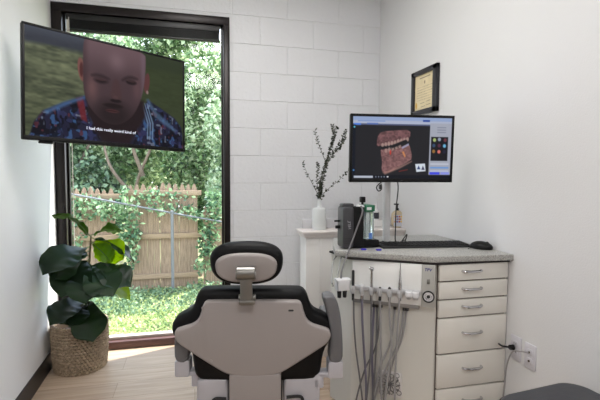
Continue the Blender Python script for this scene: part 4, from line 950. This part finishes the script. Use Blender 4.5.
# ------------------------------------------------------------------ outlets
mOut = mat('outlet_white', srgb(206, 205, 212), .35, var=.01)
def outlet(py_, pz_, lab, nm, plug):
    o = empty(nm, (XR, py_, pz_), -PI/2); tag(o, lab, 'wall outlet', 'wall outlets beside the cabinet')
    bm = B(); slab(bm, rrect(.066, .112, .006, 3), -.006, -.0002, .002, 2); obj('cover_plate', bm, mOut, o)
    for s in (-1, 1):
        bm = B(); slab(bm, rrect(.034, .028, .010, 4, 0, s*.02), -.0085, -.005, .001, 2); r = obj('receptacle', bm, mOut, o)
        if plug != 'jack':
            bm = B()
            for dx in (-.006, .006): box(bm, (dx, -.0088, s*.02+.003), (.002, .001, .008))
            obj('slot', bm, mBlkM, r, smooth=False)
        else:
            bm = B(); cyl(bm, (0, -.0115, s*.02), (0, -.008, s*.02), .0045, seg=12); obj('jack', bm, mat('dark_brass', srgb(70, 56, 44), .4, .5), r)
    return o
outlet(1.658, .453, 'white duplex power outlet with black plug, nearer the cabinet', 'wall_outlet', 'plug')
outlet(1.570, .449, 'white socket plate with thin grey cable, further from the cabinet', 'wall_outlet', 'jack')
bm = B(); pz = .456; cyl(bm, (XR-.012, 1.66, pz), (XR-.034, 1.665, pz), .013, .011, seg=14, bev=.002); tube(bm, [(XR-.032, 1.665, pz), (XR-.05, 1.69, pz-.002), (XR-.045, 1.722, pz-.004)], .004, 8); o = obj('power_plug', bm, mBlk); tag(o, 'black power plug in the outlet beside the cabinet', 'plug')
bm = B(); tube(bm, [(XR-.0125, 1.570, .469), (XR-.04, 1.59, .468), (XR-.045, 1.63, .45), (XR-.04, 1.665, .38), (XR-.03, 1.69, .27), (XR-.03, 1.695, .12), (XR-.02, 1.65, .006), (XR-.05, 1.5, .005)], .0035, 8); o = obj('thin_cable', bm, mHose); tag(o, 'thin grey cable drooping from the right socket plate to the floor', 'cable')

# ------------------------------------------------------------------ stool lower right
stc = Vector((1.222, 1.09, 0)); so = empty('operator_stool', stc, math.radians(4)); tag(so, 'dark grey padded stool seat at the lower right corner', 'stool')
mStool = mat('charcoal_upholstery', srgb(58, 59, 64), .5, var=.06, bump=.1)
bm = B(); slab(bm, rrect(.40, .42, .085, 8), .405, .475, .025, 5, axes='xy')
for v in bm.verts:
    if v.co.z > .46: v.co.z += .006*math.cos(v.co.x*14)+.03*v.co.x
obj('seat', bm, mStool, so)
bm = B(); cyl(bm, (0, 0, .09), (0, 0, .41), .025, seg=20); obj('gas_lift', bm, mChr, so)
for k in range(5):
    a_ = 2*PI*k/5+.3; bm = B(); e = Vector((.19*math.cos(a_), .19*math.sin(a_), .065)); tube(bm, [(0, 0, .10), e], lambda t: .018-.005*t, 8, smooth=False); lg_ = obj('leg', bm, mBlkM, so)
    bm = B(); cyl(bm, (e.x-.018*math.sin(a_), e.y+.018*math.cos(a_), .026), (e.x+.018*math.sin(a_), e.y-.018*math.cos(a_), .026), .026, seg=18, bev=.003); obj('caster', bm, mBlk, lg_)

# ------------------------------------------------------------------ outside
GZ = -.45
def grass_mat():
    m = bpy.data.materials.new('lawn_ground'); m.use_nodes = True; nt = m.node_tree; N = nt.nodes; L = nt.links; b = N['Principled BSDF']
    tc = N.new('ShaderNodeTexCoord'); no = N.new('ShaderNodeTexNoise'); no.inputs['Scale'].default_value = 3; no.inputs['Detail'].default_value = 8; L.new(tc.outputs['Object'], no.inputs[0])
    cr = N.new('ShaderNodeValToRGB'); e = cr.color_ramp.elements; e[0].position = .35; e[1].position = .65; e[0].color = srgb(120, 106, 84); e[1].color = srgb(140, 156, 100)
    L.new(no.outputs['Fac'], cr.inputs[0]); L.new(cr.outputs[0], b.inputs['Base Color']); b.inputs['Roughness'].default_value = .95; return m
bm = B(); box2(bm, (-12, YB+WT+.005, GZ-.1), (14, 22, GZ)); o = struct('ground', bm, grass_mat(), 'sunny back garden ground outside the window', smooth=False); o['category'] = 'ground'
def leafcloud(pts, smin, smax, flat=0, clump=None):
    co = []; fc = []; k = 0
    for p in pts:
        s = random.uniform(smin, smax)
        d = Vector((random.gauss(0, 1), random.gauss(0, 1), random.gauss(0, 1)*(1-flat))).normalized(); t = d.orthogonal(); t = Matrix.Rotation(random.uniform(0, 6.3), 3, d) @ t; t.normalize(); w = d.cross(t)*.32*s
        if flat: pass
        a = Vector(p); n_ = d*0
        nn = d.cross(w).normalized()*s*.08
        co += [a, a+d*s*.5+w+nn, a+d*s, a+d*s*.5-w+nn]; fc += [(k, k+1, k+2, k+3)]; k += 4
    return co, fc
def cloud_obj(name, pts, smin, smax, mt, parent=None, flat=0):
    co, fc = leafcloud(pts, smin, smax, flat); me = bpy.data.meshes.new(name); me.from_pydata([tuple(c) for c in co], [], fc); me.materials.append(mt)
    o = bpy.data.objects.new(name, me); COL.objects.link(o)
    if parent: o.parent = parent
    return o
mG1 = leaf_mat('lawn_leaf', [srgb(104, 132, 84), srgb(164, 182, 116), srgb(198, 208, 144), srgb(216, 214, 178)], .6, .4, 1.2)
pts = []
for k in range(24000):
    Y_ = 3.5+3.3*random.random()**1.3; ang = random.uniform(-19, 6); x = math.tan(math.radians(ang))*Y_
    pts.append((x, Y_, GZ+random.uniform(0, .05)))
o = cloud_obj('lawn_grass', pts, .02, .05, mG1); tag(o, 'short green lawn and ground cover below the window', 'grass', kind='stuff')
pts = []
mG2 = leaf_mat('groundcover_leaf', [srgb(64, 92, 66), srgb(108, 136, 100), srgb(150, 172, 132)], .55, .35, 3)
for k in range(4200):
    Y_ = random.uniform(5.3, 6.35); ang = random.uniform(-18, 6); x = math.tan(math.radians(ang))*Y_
    hgt = .05+.07*(math.sin(x*5)+1)/2 + .12*max(0, (Y_-5.9))
    pts.append((x, Y_, GZ+random.uniform(0, hgt)))
o = cloud_obj('trailing_ground_ivy', pts, .03, .065, mG2); tag(o, 'low trailing green ivy at the foot of the fence', 'ground cover', kind='stuff')

# picket fence panels
mFen = mat('weathered_fence_wood', srgb(140, 119, 99), .9, var=.32, vscale=5, stretch=(14, 14, 1.2), bump=.4, bscale=20)
mFenR = mat('weathered_fence_rail', srgb(146, 124, 100), .85, var=.2, vscale=5, stretch=(1.2, 14, 14))
FY = 6.5
def fence(px0, px1, top, lab, rails, seed, gaps=()):
    rnd = random.Random(seed); x0 = at(px0, 200, FY).x; x1 = at(px1, 200, FY).x; zt = at(150, top, FY).z
    r = empty('fence_panel', ((x0+x1)/2, FY, GZ)); tag(r, lab, 'fence', 'weathered picket fence panels')
    pw = .088; n_ = int((x1-x0)/pw); 
    for k in range(n_):
        x = x0+pw*(k+.5)-r.location.x; 
        h = zt-GZ+rnd.uniform(-.03, .02); w = pw*(.44 if any(abs(at(gp_, 200, FY).x-(x+r.location.x)) < pw*.5 for gp_ in gaps) else .499)
        bm = B(); slab(bm, [(-w, .0), (w, .0), (w, h-.12), (w*.75, h-.07), (w*.62, h-.06), (w*.5, h-.03), (0, h), (-w*.5, h-.03), (-w*.62, h-.06), (-w*.75, h-.07), (-w, h-.12)], 0, .018, 0)
        xf(bm, bm.verts[:], Matrix.Translation((x, .003*(k % 2), 0)) @ Matrix.Rotation(rnd.uniform(-.003, .003), 4, 'Y')); obj('picket', bm, mFen, r, smooth=False)
    for yr in rails:
        zr = at(150, yr, FY).z-GZ; bm = B(); box2(bm, (x0-r.location.x-.02, -.045, zr-.035), (x1-r.location.x+.02, -.004, zr+.035), .003); obj('rail', bm, mFenR, r)
fence(30, 120, 187.5, 'weathered picket fence panel behind the fig, left of the ivy gap', (196, 236, 276), 2)
fence(127, 200, 183.5, 'tall sunlit weathered picket fence panel in the middle of the window', (193, 236, 276), 3, gaps=(157.5,))
fence(203, 262, 204, 'lower weathered picket fence panel at the right edge of the window', (218, 252), 4)
mPipe = mat('galvanised_pipe', srgb(112, 114, 116), .6, .3, var=.08)
cl = empty('chain_link_fence', (-.3, 6.3, GZ)); tag(cl, 'grey pipe post and sloping top rail in front of the pickets', 'chain link fence')
def clp(name, bm): bmesh.ops.translate(bm, verts=bm.verts[:], vec=-cl.location); return obj(name, bm, mPipe, cl)
bm = B(); p_ = at(172, 213, 6.3); cyl(bm, (p_.x, 6.3, GZ), (p_.x, 6.3, p_.z+.01), .021, seg=14); lathe(bm, [(.026, 0), (.026, .02), (0, .04)], (p_.x, 6.3, p_.z+.005), 14); clp('post', bm)
bm = B(); tube(bm, [at(60, 192, 6.3), at(122, 203.5, 6.3), at(172, 213, 6.3), at(200, 218, 6.3), at(235, 224, 6.3)], .013, 8); clp('top_rail', bm)

# ivy on fence
mIv = leaf_mat('ivy_leaf', [srgb(46, 76, 54), srgb(86, 124, 88), srgb(140, 172, 126), srgb(196, 214, 176)], .5, .35, 3)
def ivy(spots, lab, n):
    pts = []
    for (px, py, rx, ry, q) in spots:
        for k in range(int(n*q*.3)):
            a_ = random.uniform(0, 2*PI); rr = math.sqrt(random.random()); c = at(px+rx*rr*math.cos(a_), py+ry*rr*math.sin(a_), 6.42); pts.append((c.x, 6.44-random.uniform(0, .14), c.z))
    o = cloud_obj('climbing_ivy', pts, .035, .085, mIv); tag(o, lab, 'ivy', 'ivy climbing on the picket fence', kind=None); return o
ivy([(124, 215, 6, 28, 1), (112, 210, 14, 10, .5), (90, 208, 20, 12, .8), (134, 228, 7, 28, .7), (130, 255, 6, 22, .4), (75, 225, 10, 30, .5)], 'ivy filling the gap between the left and middle fence panels', 900)
ivy([(211, 225, 8, 34, 1), (206, 250, 7, 24, .6), (215, 205, 8, 16, .6), (192, 214, 12, 5, .3), (200, 265, 7, 8, .2)], 'ivy climbing at the right end of the middle fence panel', 900)
ivy([(172, 209, 26, 5, .5), (165, 196, 28, 5, .35), (147, 196, 14, 9, .3)], 'thin ivy strands along the sloping pipe rail', 700)

# trees
def tree(x, y, lab, blobs, mt, n, smin, smax, trunks, group='trees beyond the fence'):
    r = empty('garden_tree', (x, y, GZ)); tag(r, lab, 'tree', group)
    pts = []
    for (bx, by, bz, rx, ry, rz, q) in blobs:
        for k in range(int(n*q)):
            v = Vector((random.gauss(0, 1), random.gauss(0, 1), random.gauss(0, 1))).normalized()*random.random()**.45
            pts.append((bx+v.x*rx-x, by+v.y*ry-y, bz+v.z*rz-GZ))
    cloud_obj('foliage', pts, smin, smax, mt, r)
    for tp in trunks:
        bm = B(); tube(bm, [Vector(p)-r.location for p in tp], lambda t: .04*(1-.7*t), 8); obj('trunk', bm, mat('tree_bark', srgb(112, 98, 84), .9, var=.25, vscale=12), r)
    return r
mT1 = leaf_mat('tree_leaf_dark', [srgb(28, 44, 30), srgb(70, 98, 66), srgb(158, 182, 144)], .45, .3, 1.5)  # tree ramps paint shaded gaps and pale sky highlights into the leaf colour
mT2 = leaf_mat('tree_leaf_bright', [srgb(40, 60, 38), srgb(104, 136, 84), srgb(214, 226, 186)], .45, .45, 1.5)
mT3 = leaf_mat('tree_leaf_pale', [srgb(60, 86, 60), srgb(146, 172, 128), srgb(234, 240, 216)], .35, .4, 1.5)
tree(-2.4, 8.6, 'dark green tree behind the fence at the left of the window', [(-2.6, 8.6, 2.0, .9, .8, 1.2, 1), (-2.0, 8.4, .9, .9, .6, .7, .6), (-2.9, 8.8, 3.2, 1, .8, .9, .8)], mT1, 4200, .07, .16, [[(-2.5, 8.6, GZ), (-2.4, 8.5, 1.0), (-2.6, 8.7, 2.6)], [(-2.45, 8.55, .6), (-1.9, 8.4, 1.5), (-1.6, 8.5, 2.2)]])
tree(-1.1, 9.0, 'bushy tree with pale bare branches behind the middle fence panel', [(-1.1, 9.0, 1.6, .8, .7, .7, .55), (-.7, 8.8, 2.3, .6, .6, .7, .5), (-1.5, 9.2, 2.8, .8, .6, .8, .6), (-.6, 9.4, 3.7, .7, .6, .6, .4)], mT2, 4800, .06, .14, [[(-1.1, 8.4, GZ), (-1.0, 8.2, .9), (-.7, 8.0, 1.7), (-.45, 8.0, 2.4)], [(-1.0, 8.2, .8), (-1.4, 8.1, 1.4), (-1.55, 8.2, 2.2)], [(-.85, 8.1, 1.2), (-1.0, 8.0, 1.8), (-.8, 8.1, 2.5)]])
tree(.1, 8.0, 'dense green tree behind the right end of the fence', [(.1, 8.2, 1.5, .65, .6, .95, 1), (.4, 8.0, 2.8, .65, .6, .8, .7), (-.15, 8.6, 3.9, .6, .5, .5, .4), (.45, 8.0, .4, .5, .4, .9, .5)], mT2, 4600, .05, .13, [[(.3, 8.0, GZ), (.25, 8.1, 1.0), (.1, 8.2, 2.6)]])
tree(.55, 7.2, 'leafy shrub growing at the right edge of the window', [(.55, 7.0, .9, .35, .3, .9, .8), (.5, 7.0, 2.0, .35, .3, .6, .5)], mT3, 2600, .05, .11, [[(.5, 7.2, GZ), (.5, 7.1, .8), (.5, 7.1, 1.8)]])
tree(-1.2, 12.5, 'tall pale tree far behind the fence', [(-2.4, 12.5, 4.0, 1.3, .8, 1.4, 1), (-.3, 12.5, 2.4, 1.3, .8, 1.5, 1), (-3.6, 12.5, 2.0, 1.5, .8, 2.0, 1), (.9, 12.6, 2.2, .9, .8, 2.0, .8), (-1.6, 12.6, 1.8, 1.6, .8, 1.6, 1)], mT3, 3800, .10, .22, [[(-1.5, 12.5, GZ), (-1.4, 12.5, 2), (-1.8, 12.5, 4)]])
tree(-1.3, 15, 'dark hedge line at the back of the garden', [(-5, 15, 1.2, 2.2, .8, 2.2, 1), (-2, 15, 1.4, 2.2, .8, 2.2, 1), (1.2, 15, 1.4, 2.2, .8, 2.4, 1)], mT1, 3800, .14, .3, [[(-1.5, 15, GZ), (-1.4, 15, 2)]])

# ------------------------------------------------------------------ light
w = bpy.data.worlds.new('world'); scene.world = w; w.use_nodes = True; nt = w.node_tree; N = nt.nodes; L = nt.links
bg = N['Background']; tc = N.new('ShaderNodeTexCoord'); sx = N.new('ShaderNodeSeparateXYZ'); L.new(tc.outputs['Generated'], sx.inputs[0])
cr = N.new('ShaderNodeValToRGB'); e = cr.color_ramp.elements; e[0].position = .45; e[0].color = (.93, .97, 1, 1); e[1].position = 1.0; e[1].color = (.5, .7, 1, 1)
mr = N.new('ShaderNodeMapRange'); mr.inputs[1].default_value = -1; L.new(sx.outputs['Z'], mr.inputs[0]); L.new(mr.outputs[0], cr.inputs[0]); L.new(cr.outputs[0], bg.inputs[0]); bg.inputs[1].default_value = 4.6
sd = bpy.data.lights.new('sun', 'SUN'); sd.energy = 14; sd.angle = math.radians(.8); sd.color = (1, .95, .86); sun = bpy.data.objects.new('sun', sd); COL.objects.link(sun)
el = math.radians(62); dr_ = Vector((-.941*math.cos(el), -.339*math.cos(el), -math.sin(el))); sun.rotation_euler = dr_.to_track_quat('-Z', 'Y').to_euler()
mPan = mat('lit_diffuser', (1, .98, .95), .5, emit=3.5, var=0)
for k, (lx, ly) in enumerate(((.2, -.7), (.25, 1.75))):
    t = empty('ceiling_light', (lx, ly, ZC)); tag(t, ('recessed white ceiling light panel, %s' % ('nearer the viewer' if k == 0 else 'over the dental chair')), 'ceiling light', 'ceiling light panels')
    bm = B()
    for a, b_ in (((-.31, -.61, -.02), (-.29, .61, 0)), ((.29, -.61, -.02), (.31, .61, 0)), ((-.31, -.61, -.02), (.31, -.59, 0)), ((-.31, .59, -.02), (.31, .61, 0))): box2(bm, a, b_, .002)
    obj('frame', bm, mWhite, t)
    bm = B(); box2(bm, (-.29, -.59, -.012), (.29, .59, -.002)); obj('diffuser', bm, mPan, t, smooth=False)
    ld = bpy.data.lights.new('panel_lamp', 'AREA'); ld.shape = 'RECTANGLE'; ld.size = .56; ld.size_y = 1.16; ld.energy = 24 if k == 0 else 19; ld.color = (1, .985, .975)
    lo = bpy.data.objects.new('panel_lamp', ld); COL.objects.link(lo); lo.parent = t; lo.location = (0, 0, -.03)
vs = scene.view_settings; vs.view_transform = 'Standard'; vs.look = 'None'; vs.exposure = 0; vs.gamma = 1
try: vs.use_curve_mapping = False
except Exception: pass
scene.display_settings.display_device = 'sRGB'
scene.cycles.max_bounces = 10; scene.cycles.diffuse_bounces = 5; scene.cycles.transparent_max_bounces = 24
